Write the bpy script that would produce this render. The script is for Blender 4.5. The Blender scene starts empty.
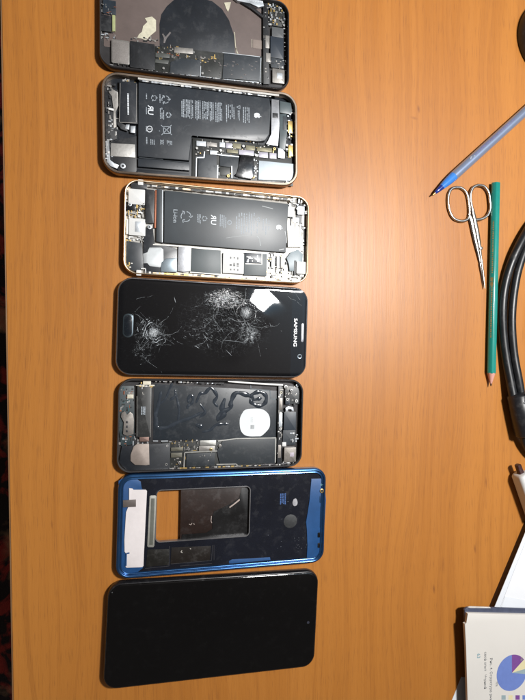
import bpy, bmesh, math, random
from mathutils import Matrix, Vector
random.seed(7)
S = bpy.context.scene
COL = S.collection
MM = 0.001
# ------------------------------------------------------------------ camera
CF, CAX, CAY, CH = 531.938, -0.0084502, -0.2669978, 393.335      # focal length in photo pixels, tilt, height in mm
CM = (Matrix.Rotation(CAX, 3, 'X') @ Matrix.Rotation(CAY, 3, 'Y'))
def W(px, py, z=0.0):
    """where the ray through a photo pixel meets the height z (mm) above the desk"""
    d = CM @ Vector(((px - 262.5) / CF, -(py - 350) / CF, -1.0))
    t = (z - CH) / d.z
    return Vector((t * d.x, t * d.y, z))
cam = bpy.data.cameras.new('camera'); co = bpy.data.objects.new('camera', cam); COL.objects.link(co)
co.matrix_world = Matrix.Translation((0, 0, CH * MM)) @ CM.to_4x4()
cam.sensor_fit = 'VERTICAL'; cam.sensor_height = 36; cam.lens = 36 * CF / 700
cam.clip_start = 0.01; cam.clip_end = 50
S.camera = co
# ------------------------------------------------------------------ materials
MATS = {}
def nd(nt, typ, **kw):
    n = nt.nodes.new(typ)
    for k, v in kw.items():
        if k.startswith('_'): setattr(n, k[1:], v)
        else:
            s = n.inputs[int(k[1:])] if k[0] == 'i' and k[1:].isdigit() else n.inputs[k]
            if hasattr(v, 'is_output'): nt.links.new(v, s)
            else: s.default_value = v
    return n
def mth(nt, op, a, b=None, c=None, clamp=False):
    n = nt.nodes.new('ShaderNodeMath'); n.operation = op; n.use_clamp = clamp
    for i, v in enumerate((a, b, c)):
        if v is None: continue
        if hasattr(v, 'is_output'): nt.links.new(v, n.inputs[i])
        else: n.inputs[i].default_value = v
    return n.outputs[0]
def mixc(nt, f, a, b):
    n = nt.nodes.new('ShaderNodeMix'); n.data_type = 'RGBA'
    for s, v in ((n.inputs[0], f), (n.inputs[6], a), (n.inputs[7], b)):
        if hasattr(v, 'is_output'): nt.links.new(v, s)
        else: s.default_value = v if not isinstance(v, tuple) else (*v[:3], 1)
    return n.outputs[2]
def base(name):
    m = bpy.data.materials.new(name); m.use_nodes = True
    nt = m.node_tree; return m, nt, nt.nodes['Principled BSDF']
def M(name, col, rough=.5, metal=0., var=.25, scale=300., bump=.0, rvar=.12, spec=.5, col2=None, trans=0., coat=0., dust=None):
    if name in MATS: return MATS[name]
    if dust is None: dust = .14 if max(col) < .04 else .0
    m, nt, p = base(name)
    tc = nd(nt, 'ShaderNodeTexCoord').outputs['Object']
    nz = nd(nt, 'ShaderNodeTexNoise', Vector=tc, Scale=scale, Detail=5., Roughness=.6).outputs[0]
    nl = nd(nt, 'ShaderNodeTexNoise', Vector=tc, Scale=scale * .17, Detail=3.).outputs[0]
    f = mth(nt, 'ADD', mth(nt, 'MULTIPLY', nz, .5), mth(nt, 'MULTIPLY', nl, .5))
    f = mth(nt, 'MULTIPLY_ADD', f, 2.4, -.7, clamp=True)
    c2 = col2 or tuple(c * (1 + var) for c in col); c1 = tuple(c * (1 - var) for c in col)
    cc = mixc(nt, f, c1, c2); rg = mth(nt, 'MULTIPLY_ADD', nl, rvar * 2, rough - rvar, clamp=True)
    if dust:                                                       # grime and fingerprints lying on it
        d1 = nd(nt, 'ShaderNodeTexNoise', Vector=tc, Scale=150., Detail=8., Roughness=.72).outputs[0]
        d2 = nd(nt, 'ShaderNodeTexNoise', Vector=tc, Scale=1400., Detail=3., Roughness=.6).outputs[0]
        df = mth(nt, 'ADD', mth(nt, 'MULTIPLY_ADD', d1, 5., -2.6, clamp=True), mth(nt, 'MULTIPLY_ADD', d2, 9., -6.1, clamp=True), clamp=True)
        cc = mixc(nt, mth(nt, 'MULTIPLY', df, dust), cc, (.16, .155, .15)); rg = mth(nt, 'MULTIPLY_ADD', df, .18, rg, clamp=True)
    nt.links.new(cc, p.inputs['Base Color']); nt.links.new(rg, p.inputs['Roughness'])
    p.inputs['Metallic'].default_value = metal
    p.inputs['Specular IOR Level'].default_value = spec
    p.inputs['Transmission Weight'].default_value = trans
    p.inputs['Coat Weight'].default_value = coat; p.inputs['Coat Roughness'].default_value = .12
    if bump:
        b = nd(nt, 'ShaderNodeBump', Strength=bump, Distance=.0003, Height=nz).outputs[0]
        nt.links.new(b, p.inputs['Normal'])
    MATS[name] = m; return m
black = M('black_plastic', (.010, .0115, .014), .42, var=.4)
blackg = M('black_gloss', (.006, .0065, .008), .16, var=.3, rvar=.05)
film = M('dark_film', (.012, .015, .020), .38, var=.35, scale=120, dust=.05)
batt = M('battery_film', (.018, .023, .030), .40, var=.3, scale=90, bump=.05, dust=.05)
batt2 = M('battery_film_grey', (.030, .038, .045), .42, var=.3, scale=80, bump=.06, dust=0.)
pcb = M('board_mask', (.012, .014, .013), .45, var=.5, scale=500)
shield = M('shield_sticker', (.020, .026, .033), .45, var=.3, scale=150)
silver = M('bare_metal', (.46, .46, .45), .42, 1., var=.45, scale=350, bump=.15)
nickel = M('nickel_plate', (.42, .45, .48), .46, .8, var=.32, scale=200, bump=.1)
dull = M('dull_metal', (.26, .25, .235), .48, .7, var=.3, scale=350, bump=.2)
brass = M('brass_contact', (.50, .36, .14), .36, .9, var=.3)
copper = M('copper_flex', (.26, .085, .04), .45, .4, var=.3)
white = M('white_plastic', (.58, .59, .585), .5, var=.08, scale=200)
foam = M('white_foam', (.62, .58, .58), .8, var=.07, scale=250, bump=.3)
grey = M('speaker_mesh', (.20, .185, .175), .6, .3, var=.22, scale=900, bump=.4)
mauve = M('mauve_adhesive', (.108, .082, .075), .55, var=.16, scale=160, bump=.1)
cream = M('cream_residue', (.46, .44, .34), .7, var=.3, scale=400, bump=.4)
printw = M('white_print', (.30, .34, .38), .6, var=.35, scale=2500)
printb = M('bright_print', (.62, .66, .70), .5, var=.15, scale=1500)
gframe = M('graphite_frame', (.060, .058, .060), .30, .6, var=.2, scale=400)
goldf = M('bronze_frame', (.235, .185, .145), .30, .9, var=.2, scale=300)
champ = M('champagne_frame', (.58, .45, .31), .33, 1., var=.15, scale=300)
bluem = M('blue_metal', (.026, .095, .235), .25, .8, var=.18, scale=350, rvar=.05, coat=.8)
bluep = M('blue_plastic', (.011, .062, .185), .45, .1, var=.18, scale=250, bump=.1)
steel = M('polished_steel', (.60, .575, .54), .25, 1., var=.12, scale=500, rvar=.06)
rimm = M('silver_rim', (.33, .33, .35), .28, .9, var=.15, scale=500)
lens = M('lens_glass', (.004, .005, .010), .05, var=.2, rvar=.02, dust=0.)
yellowg = M('green_sticker', (.30, .33, .16), .5, var=.15)
stick = M('white_sticker', (.62, .66, .68), .5, var=.06, scale=200)
smud = M('smudge', (.11, .10, .10), .6, var=.5, scale=900)
brownf = M('brown_film', (.018, .010, .008), .35, var=.45, scale=170, bump=.15, dust=.05)
glue = M('clear_glue', (.028, .035, .045), .13, var=.3, scale=300, rvar=.05, dust=.05)
# ------------------------------------------------------------------ mesh helpers (everything authored in mm)
def obj(name, bm, mats, parent=None, smooth=35):
    for v in bm.verts: v.co *= MM
    me = bpy.data.meshes.new(name)
    bmesh.ops.recalc_face_normals(bm, faces=bm.faces)
    bm.to_mesh(me); bm.free()
    if not isinstance(mats, (list, tuple)): mats = [mats]
    for m in mats: me.materials.append(m)
    if smooth:
        for p in me.polygons: p.use_smooth = True
        me.set_sharp_from_angle(angle=math.radians(smooth))
    o = bpy.data.objects.new(name, me); COL.objects.link(o)
    if parent: o.parent = parent
    return o
def empty(name, x, y, rot=0, z=0):
    o = bpy.data.objects.new(name, None); COL.objects.link(o)
    o.location = (x * MM, y * MM, z * MM); o.rotation_euler = (0, 0, rot); o.empty_display_size = .01
    return o
def tag(o, label=None, cat=None, group=None, kind=None):
    for k, v in (('label', label), ('category', cat), ('group', group), ('kind', kind)):
        if v: o[k] = v
    return o
def rrect(cx, cy, w, h, r, n=6, step=0):
    r = max(min(r, w / 2 - 1e-3, h / 2 - 1e-3), 1e-3); pts = []
    for sx, sy, a0 in ((1, 1, 0), (-1, 1, 90), (-1, -1, 180), (1, -1, 270)):
        for i in range(n + 1):
            a = math.radians(a0 + 90 * i / n)
            pts.append((cx + sx * (w / 2 - r) + r * math.cos(a), cy + sy * (h / 2 - r) + r * math.sin(a)))
    if step:
        out = []
        for i, p in enumerate(pts):
            q = pts[(i + 1) % len(pts)]; k = max(1, int(math.dist(p, q) / step + .5)) if math.dist(p, q) > step * 1.5 else 1
            for j in range(k): out.append((p[0] + (q[0] - p[0]) * j / k, p[1] + (q[1] - p[1]) * j / k))
        pts = out
    return pts
def loft(bm, loops, cap0=True, cap1=True, close=False, mi=0):
    rings = [[bm.verts.new(p) for p in lp] for lp in loops]
    prs = list(zip(rings, rings[1:])) + ([(rings[-1], rings[0])] if close else [])
    for a, b in prs:
        for i in range(len(a)):
            j = (i + 1) % len(a)
            f = bm.faces.new((a[i], a[j], b[j], b[i])); f.material_index = mi
    if not close:
        if cap0: bm.faces.new(rings[0][::-1]).material_index = mi
        if cap1: bm.faces.new(rings[-1]).material_index = mi
    return rings
def lz(pts, z): return [(p[0], p[1], z) for p in pts]
def prism(bm, pts, z0, z1, bev=.15, mi=0):
    a = [bm.verts.new((p[0], p[1], z0)) for p in pts]; b = [bm.verts.new((p[0], p[1], z1)) for p in pts]
    n = len(pts); fs = []
    for i in range(n):
        j = (i + 1) % n; fs.append(bm.faces.new((a[i], a[j], b[j], b[i])))
    top = bm.faces.new(b); fs += [bm.faces.new(a[::-1]), top]
    for f in fs: f.material_index = mi
    if bev:
        r = bmesh.ops.bevel(bm, geom=list(top.edges), offset=bev, segments=2, profile=.6, affect='EDGES', clamp_overlap=True)
        for f in r['faces']: f.material_index = mi
def tube(bm, pts, rad, n=10, mi=0, flat=1.0, caps=True):
    pts = [Vector(p) for p in pts]; loops = []; up = Vector((0, 0, 1))
    rad = rad if isinstance(rad, (list, tuple)) else [rad] * len(pts)
    for i, p in enumerate(pts):
        t = (pts[min(i + 1, len(pts) - 1)] - pts[max(i - 1, 0)]).normalized()
        s = t.cross(up); s = s.normalized() if s.length > 1e-5 else Vector((1, 0, 0)); u = s.cross(t)
        loops.append([p + rad[i] * (math.cos(a) * s + flat * math.sin(a) * u) for a in [2 * math.pi * k / n for k in range(n)]])
    loft(bm, loops, caps, caps, mi=mi)
def spline(ctrl, k=8):
    P = [Vector(p) for p in ctrl]; P = [2 * P[0] - P[1]] + P + [2 * P[-1] - P[-2]]; out = []
    for i in range(1, len(P) - 2):
        for j in range(k):
            t = j / k; a, b, c, d = P[i - 1:i + 3]
            out.append(.5 * ((2 * b) + (c - a) * t + (2 * a - 5 * b + 4 * c - d) * t * t + (3 * b - a - 3 * c + d) * t ** 3))
    return out + [P[-2]]
def ngon(cx, cy, r, n=16, a0=0): return [(cx + r * math.cos(a0 + 2 * math.pi * i / n), cy + r * math.sin(a0 + 2 * math.pi * i / n)) for i in range(n)]
def text_bm(body, size, mirror=False, extr=.015, weight=.0):
    cu = bpy.data.curves.new('lettering', 'FONT'); cu.body = body; cu.size = size; cu.extrude = extr
    cu.align_x = 'CENTER'; cu.align_y = 'CENTER'; cu.resolution_u = 3; cu.offset = weight
    o = bpy.data.objects.new('lettering', cu); COL.objects.link(o)
    bpy.context.view_layer.update()
    me = bpy.data.meshes.new_from_object(o.evaluated_get(bpy.context.evaluated_depsgraph_get()))
    bm = bmesh.new(); bm.from_mesh(me)
    bpy.data.objects.remove(o); bpy.data.meshes.remove(me); bpy.data.curves.remove(cu)
    if mirror:
        for v in bm.verts: v.co.x *= -1
    return bm
# ------------------------------------------------------------------ phones
class Phone:
    def __init__(s, name, x, y, rot, L, Wd, h, r, label):
        s.x, s.y, s.rot, s.L, s.Wd, s.h, s.r = x, y, math.radians(rot), L, Wd, h, r
        s.e = tag(empty(name, x, y, s.rot), label, 'phone', 'phones lined up on the desk')
    def p(s, px, py, z):
        w = W(px, py, z); dx, dy = w.x - s.x, w.y - s.y; c, n = math.cos(s.rot), math.sin(s.rot)
        return (c * dx + n * dy, -n * dx + c * dy)
    def body(s, mats, prof, floor=None, name='frame', n=8):
        """prof: list of (inset, z) from the outer bottom over the rim to the inner floor"""
        bm = bmesh.new()
        loft(bm, [lz(rrect(0, 0, s.L - 2 * i, s.Wd - 2 * i, max(s.r - i, .8), n), z) for i, z in prof])
        o = obj(name, bm, mats, s.e, 40); return o
    def plate(s, name, ins, z0, z1, m):
        bm = bmesh.new(); prism(bm, rrect(0, 0, s.L - 2 * ins, s.Wd - 2 * ins, s.r - ins, 8), z0, z1, .03); return obj(name, bm, m, s.e)
    def rect(s, x0, y0, x1, y1, z):
        a, b = s.p(x0, y0, z), s.p(x1, y1, z)
        return (a[0] + b[0]) / 2, (a[1] + b[1]) / 2, abs(b[0] - a[0]), abs(b[1] - a[1])
    def box(s, name, x0, y0, x1, y1, z0, z1, m, r=.3, bev=.12, parent=None):
        # the two corners are read along the phone's own axes (phones are laid a few degrees off the picture's)
        cx, cy = (x0 + x1) / 2, (y0 + y1) / 2
        l, rr_, t, b = s.p(x0, cy, z1), s.p(x1, cy, z1), s.p(cx, y0, z1), s.p(cx, y1, z1)
        bm = bmesh.new(); c = s.p(cx, cy, z1)
        prism(bm, rrect(c[0], c[1], rr_[0] - l[0], t[1] - b[1], r, 4), z0, z1, bev)
        return obj(name, bm, m, parent or s.e)
    def poly(s, name, pts, z0, z1, m, bev=.12, parent=None, soft=0):
        q = [s.p(x, y, z1) for x, y in pts]
        if soft:
            q = [(v.x, v.y) for v in spline([(a, b, 0) for a, b in q + q[:1]], soft)[:-1]]
        bm = bmesh.new(); prism(bm, q, z0, z1, bev); return obj(name, bm, m, parent or s.e)
    def screw(s, x, y, z, r=.75, m=None, name='screw'):
        c = s.p(x, y, z); bm = bmesh.new(); m = m or silver
        loft(bm, [lz(ngon(c[0], c[1], k * r), zz) for k, zz in ((1, z - .6), (1, z - .12), (.85, z), (.5, z), (.42, z - .25))])
        bm.faces.ensure_lookup_table(); bm.faces[-1].material_index = 1
        return obj(name, bm, [m, black], s.e)
    def wire(s, name, pts, z, rad, m, flat=.6, k=6, parent=None):
        bm = bmesh.new()
        tube(bm, spline([(*s.p(x, y, z), z) for x, y in pts], k), rad, 8, flat=flat); return obj(name, bm, m, parent or s.e)
    def clutter(s, x0, y0, x1, y1, z0, n, mats, size=(.5, 1.6), hh=(.2, .9), name='small_components', line=False):
        """surface parts too small to tell apart, one mesh"""
        bm = bmesh.new()
        for i in range(n):
            x, y = random.uniform(x0, x1), random.uniform(y0, y1)
            if line: t = (i + random.uniform(.1, .9)) / n; x = x0 + (x1 - x0) * t; y = y0 + (y1 - y0) * t
            z1 = z0 + random.uniform(*hh) * .7; c = s.p(x, y, z1); a, b = random.uniform(*size), random.uniform(*size)
            if line: a *= 2.2
            elif random.random() < .45:
                k = random.uniform(1.5, 2.6); a, b = (a * k, b * .6) if random.random() < .5 else (a * .6, b * k)
            if max(abs(c[0]) - (s.L / 2 - s.r), 0) ** 2 + max(abs(c[1]) - (s.Wd / 2 - s.r), 0) ** 2 > (s.r - 1.1) ** 2: continue
            prism(bm, rrect(c[0], c[1], a, b, .06, 1), z0 - .3, z1, 0, random.randrange(len(mats)))
        return tag(obj(name, bm, mats, s.e, 0), kind='stuff')
    def lines(s, x0, y0, x1, y1, n, z, m=None, name='printed_lines', w=.45, rag=.25, parent=None, fill=.8):
        """rows of print too small to read, running across the phone"""
        a, b = s.p(x0, y0, z), s.p(x1, y1, z); bm = bmesh.new()
        for i in range(n):
            x = a[0] + (b[0] - a[0]) * (i + .5) / n; y = a[1] - random.uniform(0, rag * .4) * (a[1] - b[1]); end = b[1] + random.uniform(0, rag) * (a[1] - b[1])
            ww = abs(b[0] - a[0]) / n * w
            while y > end:
                ln = random.uniform(.5, 1.9); y2 = max(end, y - ln)
                if random.random() < fill + .15:
                    bm.faces.new([bm.verts.new(q) for q in ((x - ww / 2, y, z), (x + ww / 2, y, z), (x + ww / 2, y2, z), (x - ww / 2, y2, z))])
                y = y2 - random.uniform(.15, .4)
        return obj(name, bm, m or printw, parent or s.e, 0)
    def text(s, body, x, y, z, size, m, name='lettering', mirror=False, parent=None, sx=1.0, weight=.04):
        c = s.p(x, y, z); bm = text_bm(body, size, mirror, weight=weight * size / 5)
        R = Matrix.Translation((*c, z)) @ Matrix.Rotation(-math.pi / 2, 4, 'Z') @ Matrix.Diagonal((sx, 1, 1, 1))
        bm.transform(R); return obj(name, bm, m, parent or s.e, 0)
    def strokes(s, name, polys, z, w, m, parent=None):
        """flat printed marks: polylines of (px,py)"""
        bm = bmesh.new()
        for k, pl in enumerate(polys):
            q = [Vector((*s.p(x, y, z), z)) for x, y in pl]
            ww = w[k] if isinstance(w, (list, tuple)) else w
            for a, b in zip(q, q[1:]):
                d = (b - a); 
                if d.length < 1e-6: continue
                d.normalize(); nrm = Vector((-d.y, d.x, 0)) * ww / 2
                bm.faces.new([bm.verts.new(v) for v in (a + nrm, b + nrm, b - nrm, a - nrm)])
        return obj(name, bm, m, parent or s.e, 0)
    def arrows(s, x, y, rpx, z, m, name='recycling_mark', w=.45, parent=None):
        pl = []
        for k in range(3):
            a0 = math.radians(-90 + 120 * k); arc = [(x + rpx * math.cos(a0 + math.radians(t)), y + rpx * math.sin(a0 + math.radians(t))) for t in (8, 35, 62, 88)]
            pl.append(arc); e = arc[-1]; pl.append([(x + rpx * 1.35 * math.cos(a0 + math.radians(84)), y + rpx * 1.35 * math.sin(a0 + math.radians(84))), (x + rpx * math.cos(a0 + math.radians(104)), y + rpx * math.sin(a0 + math.radians(104))), (x + rpx * .62 * math.cos(a0 + math.radians(80)), y + rpx * .62 * math.sin(a0 + math.radians(80)))])
        return s.strokes(name, pl, z, w, m, parent)
    def fruit(s, x, y, k, z, m, parent=None):
        """the bitten fruit mark; its top points along the phone's top (+x)"""
        c = s.p(x, y, z); bm = bmesh.new()
        out = [(0, .62), (.22, .72), (.5, .66), (.66, .52), (.5, .36), (.42, .12), (.5, -.12), (.72, -.3), (.58, -.62), (.34, -.86), (.12, -.82), (0, -.78), (-.12, -.82), (-.34, -.86), (-.62, -.5), (-.74, -.05), (-.66, .42), (-.46, .66), (-.22, .72)]
        leaf = [(0, .78), (.04, 1.02), (.28, 1.22), (.26, .96), (.1, .82)]
        for pl in (out, leaf): bm.faces.new([bm.verts.new((c[0] + k * b, c[1] - k * a, z)) for a, b in pl])
        return obj('logo_print', bm, m, parent or s.e, 0)
def opened(h, floor, wall=1.5): return [(1.4, 0), (.45, .5), (.05, h * .35), (0, h * .55), (.1, h - .9), (.35, h - .3), (.7, h), (wall, h - .05), (wall + .2, h - .4), (wall + .25, floor)]

# ---- 1: dark phone with the battery gone, cut by the top of the picture
P = Phone('opened_phone', 57.2, 227.2, .10, 138.6, 67.3, 7.3, 10, 'black-framed opened phone at the top edge with its battery gone and a mauve-brown floor')
P.body(gframe, opened(7.3, 1.8, 1.2))
P.box('back_film', 107, -30, 264, 58, 1.6, 2.0, mauve, 1, .05)
P.poly('charging_coil', [(160, 60), (159.5, 24), (161.5, 14), (167, 6), (176, -2), (196, -3), (212, 1), (222, 9), (229, 20), (234, 35), (235.5, 60)], 1.9, 2.25, film, .1)
P.poly('torn_adhesive', [(144.5, 18), (152, 16.5), (156, 20), (156, 31), (151, 35), (148.5, 37.5), (146, 40.5), (142, 38.5), (137, 38), (139, 34), (142, 32), (143, 26), (147.5, 22)], 2.0, 2.25, cream, .1)
P.poly('torn_adhesive', [(224, 2.5), (231, 2), (229.5, 8), (228, 12), (226, 8)], 2.0, 2.4, cream, .1)
P.strokes('adhesive_thread', [[(234.5, 32), (235.5, 46), (237, 53)], [(236, 48), (238, 54)]], 2.4, .5, cream)
P.box('paper_square', 253, 40, 262, 48.5, 2.0, 2.2, M('pale_paper', (.21, .17, .15), .7, var=.1), .2, .03)
P.strokes('crease_mark', [[(252, 39), (252, 47.5)]], 2.05, .3, cream)
P.poly('adhesive_curl', [(163, 33), (165.5, 37), (170, 31.5), (171, 33), (166.5, 38.5), (165, 43), (163.5, 43), (164, 38), (162, 34.5)], 2.2, 2.6, smud, .08)
P.box('charging_port', 100.5, 15, 111.5, 31, 1.8, 4.2, black, .4)
P.box('port_sticker', 112.3, 15, 115.3, 31, 1.8, 3.6, yellowg, .2)
P.box('flex_cable', 103, 0, 116, 14, 1.8, 3.2, M('flex_blue_black', (.016, .024, .034), .4, var=.4), .5)
P.clutter(101, 3, 116, 14, 3.1, 22, [silver, dull, pcb, copper], (.4, 1.1), (.1, .6))
P.clutter(100, 30, 116, 38, 2.2, 26, [silver, nickel, dull, brass, black], (.4, 1.3), (.4, 1.6))
sp = P.box('speaker', 111.5, 40, 129.5, 63.5, 1.8, 4.3, dull, .8); P.box('mesh_cover', 112.6, 41.2, 128.4, 62.6, 4.2, 4.42, grey, .6, .05, sp)
P.box('haptic_motor', 130, 42.5, 155, 68.5, 1.8, 4.6, black, .6)
P.strokes('moulded_ridges', [[(134, 46), (134, 66)], [(139, 46), (139, 66)], [(144, 47), (144, 67)]], 4.63, .25, M('ridge_plastic', (.022, .025, .03), .3))
P.clutter(131, 37.5, 158, 42, 2.2, 16, [silver, dull, black], (.5, 1.4), (.3, .9))
P.poly('logic_board', [(155, 46), (176, 47), (196, 50), (226, 53.5), (263, 56.5), (263, 83), (240, 80), (155, 72)], 1.8, 3.0, pcb)
P.poly('shield_cover', [(224, 53.2), (261.5, 57.5), (260, 81), (222.5, 78)], 2.9, 3.7, shield)
P.poly('shield_cover', [(181, 58), (200.5, 60), (200, 76), (170, 74), (170.5, 62)], 2.9, 3.6, shield)
P.poly('shield_cover', [(202, 58.5), (222.5, 60), (221, 78.5), (201, 77)], 2.9, 3.4, pcb)
P.strokes('board_edge', [[(169, 73.8), (200, 76.3), (221, 79), (259, 82.3)], [(261, 58), (260, 82)], [(222.5, 52.5), (260, 56.8)], [(200.8, 66), (200.5, 77)]], 3.75, .35, nickel)
sm = bmesh.new()
for i in range(26):
    c = P.p(random.uniform(205, 256), random.uniform(61, 78), 3.74); a = random.random()
    sm.faces.new([sm.verts.new((x, y, 3.74)) for x, y in [(c[0] + random.uniform(.2, .9) * (1 + a) * math.cos(t), c[1] + random.uniform(.2, .7) * math.sin(t)) for t in [k * .785 for k in range(8)]]])
tag(obj('glue_smears', sm, smud, P.e, 0), kind='stuff')
P.poly('connector_strip', [(174.5, 47), (193, 48.5), (193, 54), (174, 52.5)], 2.9, 4.0, dull)
P.poly('connector', [(155.5, 52.5), (170, 54), (169.5, 58), (155.5, 57)], 2.9, 3.8, M('grey_pads', (.07, .075, .07), .4))
P.poly('connector', [(155.5, 59), (169, 60.5), (168, 64), (155, 62.5)], 2.9, 3.7, M('grey_pads', (.07, .075, .07), .4))
P.clutter(155, 46, 180, 58, 3.0, 50, [brass, dull, silver, pcb, copper], (.4, 1.2), (.1, .8))
P.clutter(172, 56, 222, 63, 3.1, 40, [brass, dull, pcb, smud], (.4, 1.4), (.1, .6))
for x, y in ((163.5, 68), (180.5, 49), (152, 69.5), (202.5, 73), (193.5, 52)): P.screw(x, y, 3.9, .85)
P.poly('rail', [(263, 3), (268, 3), (269.5, 84), (263.5, 84)], 1.8, 4.3, black)
P.clutter(263.5, 4, 268.5, 84, 4.2, 26, [dull, black, silver, black], (.4, 1.3), (.05, .35))
P.box('flex_clip', 265.5, 35.5, 269.5, 48, 4, 4.7, dull, .3); P.box('flex_clip', 266, 53, 270.5, 62, 4, 4.7, dull, .3)
P.box('earpiece', 270.5, 37, 283.5, 58, 1.8, 4.6, M('navy_film', (.020, .028, .040), .4, var=.15), .4)
P.box('bracket', 272, 27.5, 283.5, 37, 1.8, 4.4, M('grey_film', (.075, .08, .085), .4), .4)
P.box('antenna_flex', 271, 58, 284, 68, 1.8, 3.8, shield, .4)
cm = P.box('front_camera', 272.5, 69, 284.5, 83, 1.8, 4.4, dull, .4); P.box('camera_window', 277, 73, 282.5, 78.5, 4.3, 4.5, nickel, .3, .05, cm)
P.clutter(268, 3, 286, 25, 3.2, 75, [silver, nickel, dull, black, brass, black], (.5, 1.8), (.2, 1.4))
P.box('sensor_plate', 270, 4, 285, 26, 1.8, 3.4, pcb, .4)
for x, y in ((284, 25), (276.5, 12), (272, 17), (281.5, 20)): P.screw(x, y, 4.6, .9)
P.poly('top_bracket', [(230, -6), (262, -3), (264, 6), (258, 7), (250, 3), (238, 1)], 2.2, 4.9, nickel)
P.poly('ribbon', [(240, 2), (250, 4), (263, 15), (263, 18), (252, 9)], 2.2, 4.0, black)
P.clutter(108, 60, 128, 66, 3, 14, [dull, silver, black], (.4, 1.3), (.3, 1.2))
P.clutter(270, 60, 287, 68, 3.6, 16, [silver, dull, black], (.4, 1.4), (.1, .9))
P.clutter(140, 69.5, 262, 83.5, 4.4, 34, [dull, silver, black, nickel], (.3, .8), (.1, .5), 'rim_clips', True)
P.clutter(284, 24, 287, 82, 3.5, 14, [dull, black, silver], (.3, .9), (.1, .6), 'rim_clips', True)

# ---- 2: bronze phone with an L-shaped battery
P = Phone('opened_phone', 61.46, 156.0, .71, 143.6, 70.9, 7.7, 12, 'bronze-framed opened phone with a large L-shaped black battery covered in small print')
P.body([goldf], opened(7.7, 1.8, 1.9))
P.plate('inner_plate', 2.0, 1.6, 2.0, film)
bt = P.poly('battery', [(138.5, 82), (200, 89.5), (269.5, 98), (271, 108), (269.5, 134), (265, 141), (258, 141.3), (192, 134.5), (190.5, 136), (189.5, 160.5), (138, 156.5)], 1.9, 5.4, batt, .7)
P.poly('battery_fold', [(138, 157.8), (189.5, 162), (189.5, 170.5), (138, 166.5)], 1.9, 4.7, batt, .6, bt)
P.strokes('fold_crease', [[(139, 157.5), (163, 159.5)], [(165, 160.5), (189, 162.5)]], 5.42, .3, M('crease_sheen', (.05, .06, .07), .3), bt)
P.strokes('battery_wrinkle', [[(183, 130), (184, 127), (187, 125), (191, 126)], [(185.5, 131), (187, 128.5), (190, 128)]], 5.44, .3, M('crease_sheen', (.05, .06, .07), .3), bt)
for x0, x1 in ((181, 193.5), (194.5, 201), (202, 214), (215, 222.5)): P.lines(x0, 98.5 + (x0 - 181) * .1, x1, 119.5 + (x0 - 181) * .1, max(3, int((x1 - x0) / 1.45)), 5.44, rag=.12, parent=bt, w=.5)
P.lines(225.5, 102.5, 235, 123.5, 5, 5.44, rag=.3, parent=bt); P.lines(237.5, 109.5, 240, 121, 2, 5.44, rag=.2, parent=bt); P.lines(242.5, 106, 250, 124, 4, 5.44, rag=.2, parent=bt)
P.strokes('warning_triangle', [[(236.5, 107), (240, 105.5), (240, 109), (236.5, 107)]], 5.44, .3, printw, bt)
P.fruit(257.2, 115.5, 2.75, 5.46, printb, bt)
P.arrows(165.5, 99.5, 3.7, 5.44, printw, parent=bt); P.arrows(168.5, 115, 2.3, 5.44, printw, 'round_mark', .5, bt)
P.arrows(154, 98, 2.6, 5.44, printw, 'round_mark', .35, bt)
P.strokes('crossed_bin', [[(161, 125), (172, 135)], [(161.5, 135), (171.5, 125)], [(163.5, 126.5), (170.5, 126.5), (170.5, 133.5), (163.5, 133.5), (163.5, 126.5)], [(159, 131), (160, 131)]], 5.44, .4, printw, bt)
P.text('U', 150.3, 112.2, 5.44, 5.6, printb, 'certification_mark', parent=bt); P.text('R', 150.3, 107.6, 5.44, 5.6, printb, 'certification_mark', True, bt)
P.strokes('oval_mark', [[(149.5 + 2.8 * math.cos(t), 129 + 3 * math.sin(t)) for t in [k * .5236 for k in range(13)]], [(148, 129), (151.5, 129)]], 5.44, .5, printb, bt)
for a in ((145.5, 93, 147.5, 101), (145.5, 107, 147.3, 115), (145.5, 126, 147.2, 132), (145.5, 137, 148, 145), (150, 139, 155, 146), (159, 94, 161, 103), (159.5, 107, 164.5, 120), (160, 139.5, 164, 145.5), (166.5, 140, 172.5, 146)): P.lines(*a, max(1, int((a[2] - a[0]) / 1.3)), 5.44, parent=bt, w=.45)
P.lines(197, 136, 197.6, 137, 1, 5.0)
hm = P.box('haptic_motor', 119.5, 81.5, 137.3, 123, 1.9, 5.0, film, .5)
P.strokes('motor_outline', [[(120.3, 83), (119.3, 122)], [(136.8, 84), (136.2, 122.5)], [(119.5, 122.3), (136, 123)]], 5.03, .3, dull, hm)
P.lines(127, 93, 129.3, 115.5, 1, 5.04, printb, parent=hm, w=.7, rag=.05, fill=1)
P.clutter(121, 79.5, 137, 84, 4.6, 12, [dull, silver, brass], (.6, 1.6), (.2, .7))
P.poly('charging_port', [(108, 86), (118, 90), (118.5, 106), (116.5, 112), (117, 139), (110, 141), (106, 140), (104.5, 88)], 1.9, 3.4, black)
P.poly('port_bracket', [(110.5, 86.5), (113.5, 90), (118, 92), (118.3, 106), (115.5, 112), (116.5, 127), (113.5, 128), (113.5, 110), (112, 96), (108.5, 92)], 3.2, 4.4, dull)
P.clutter(106, 84, 117, 112, 4.2, 16, [silver, dull, black, black], (.6, 1.8), (.1, .7))
P.clutter(108, 112, 117, 141, 3.3, 34, [silver, dull, nickel, black], (.5, 1.6), (.1, .9))
P.poly('contact_tab', [(108.5, 107.5), (113.8, 108.7), (113.6, 110.7), (108.4, 109.5)], 4, 4.9, white, .1)
P.poly('flex_bend', [(117.5, 118), (121, 123), (129, 127), (127, 131), (121, 129), (117, 124)], 2, 4.2, black)
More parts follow.
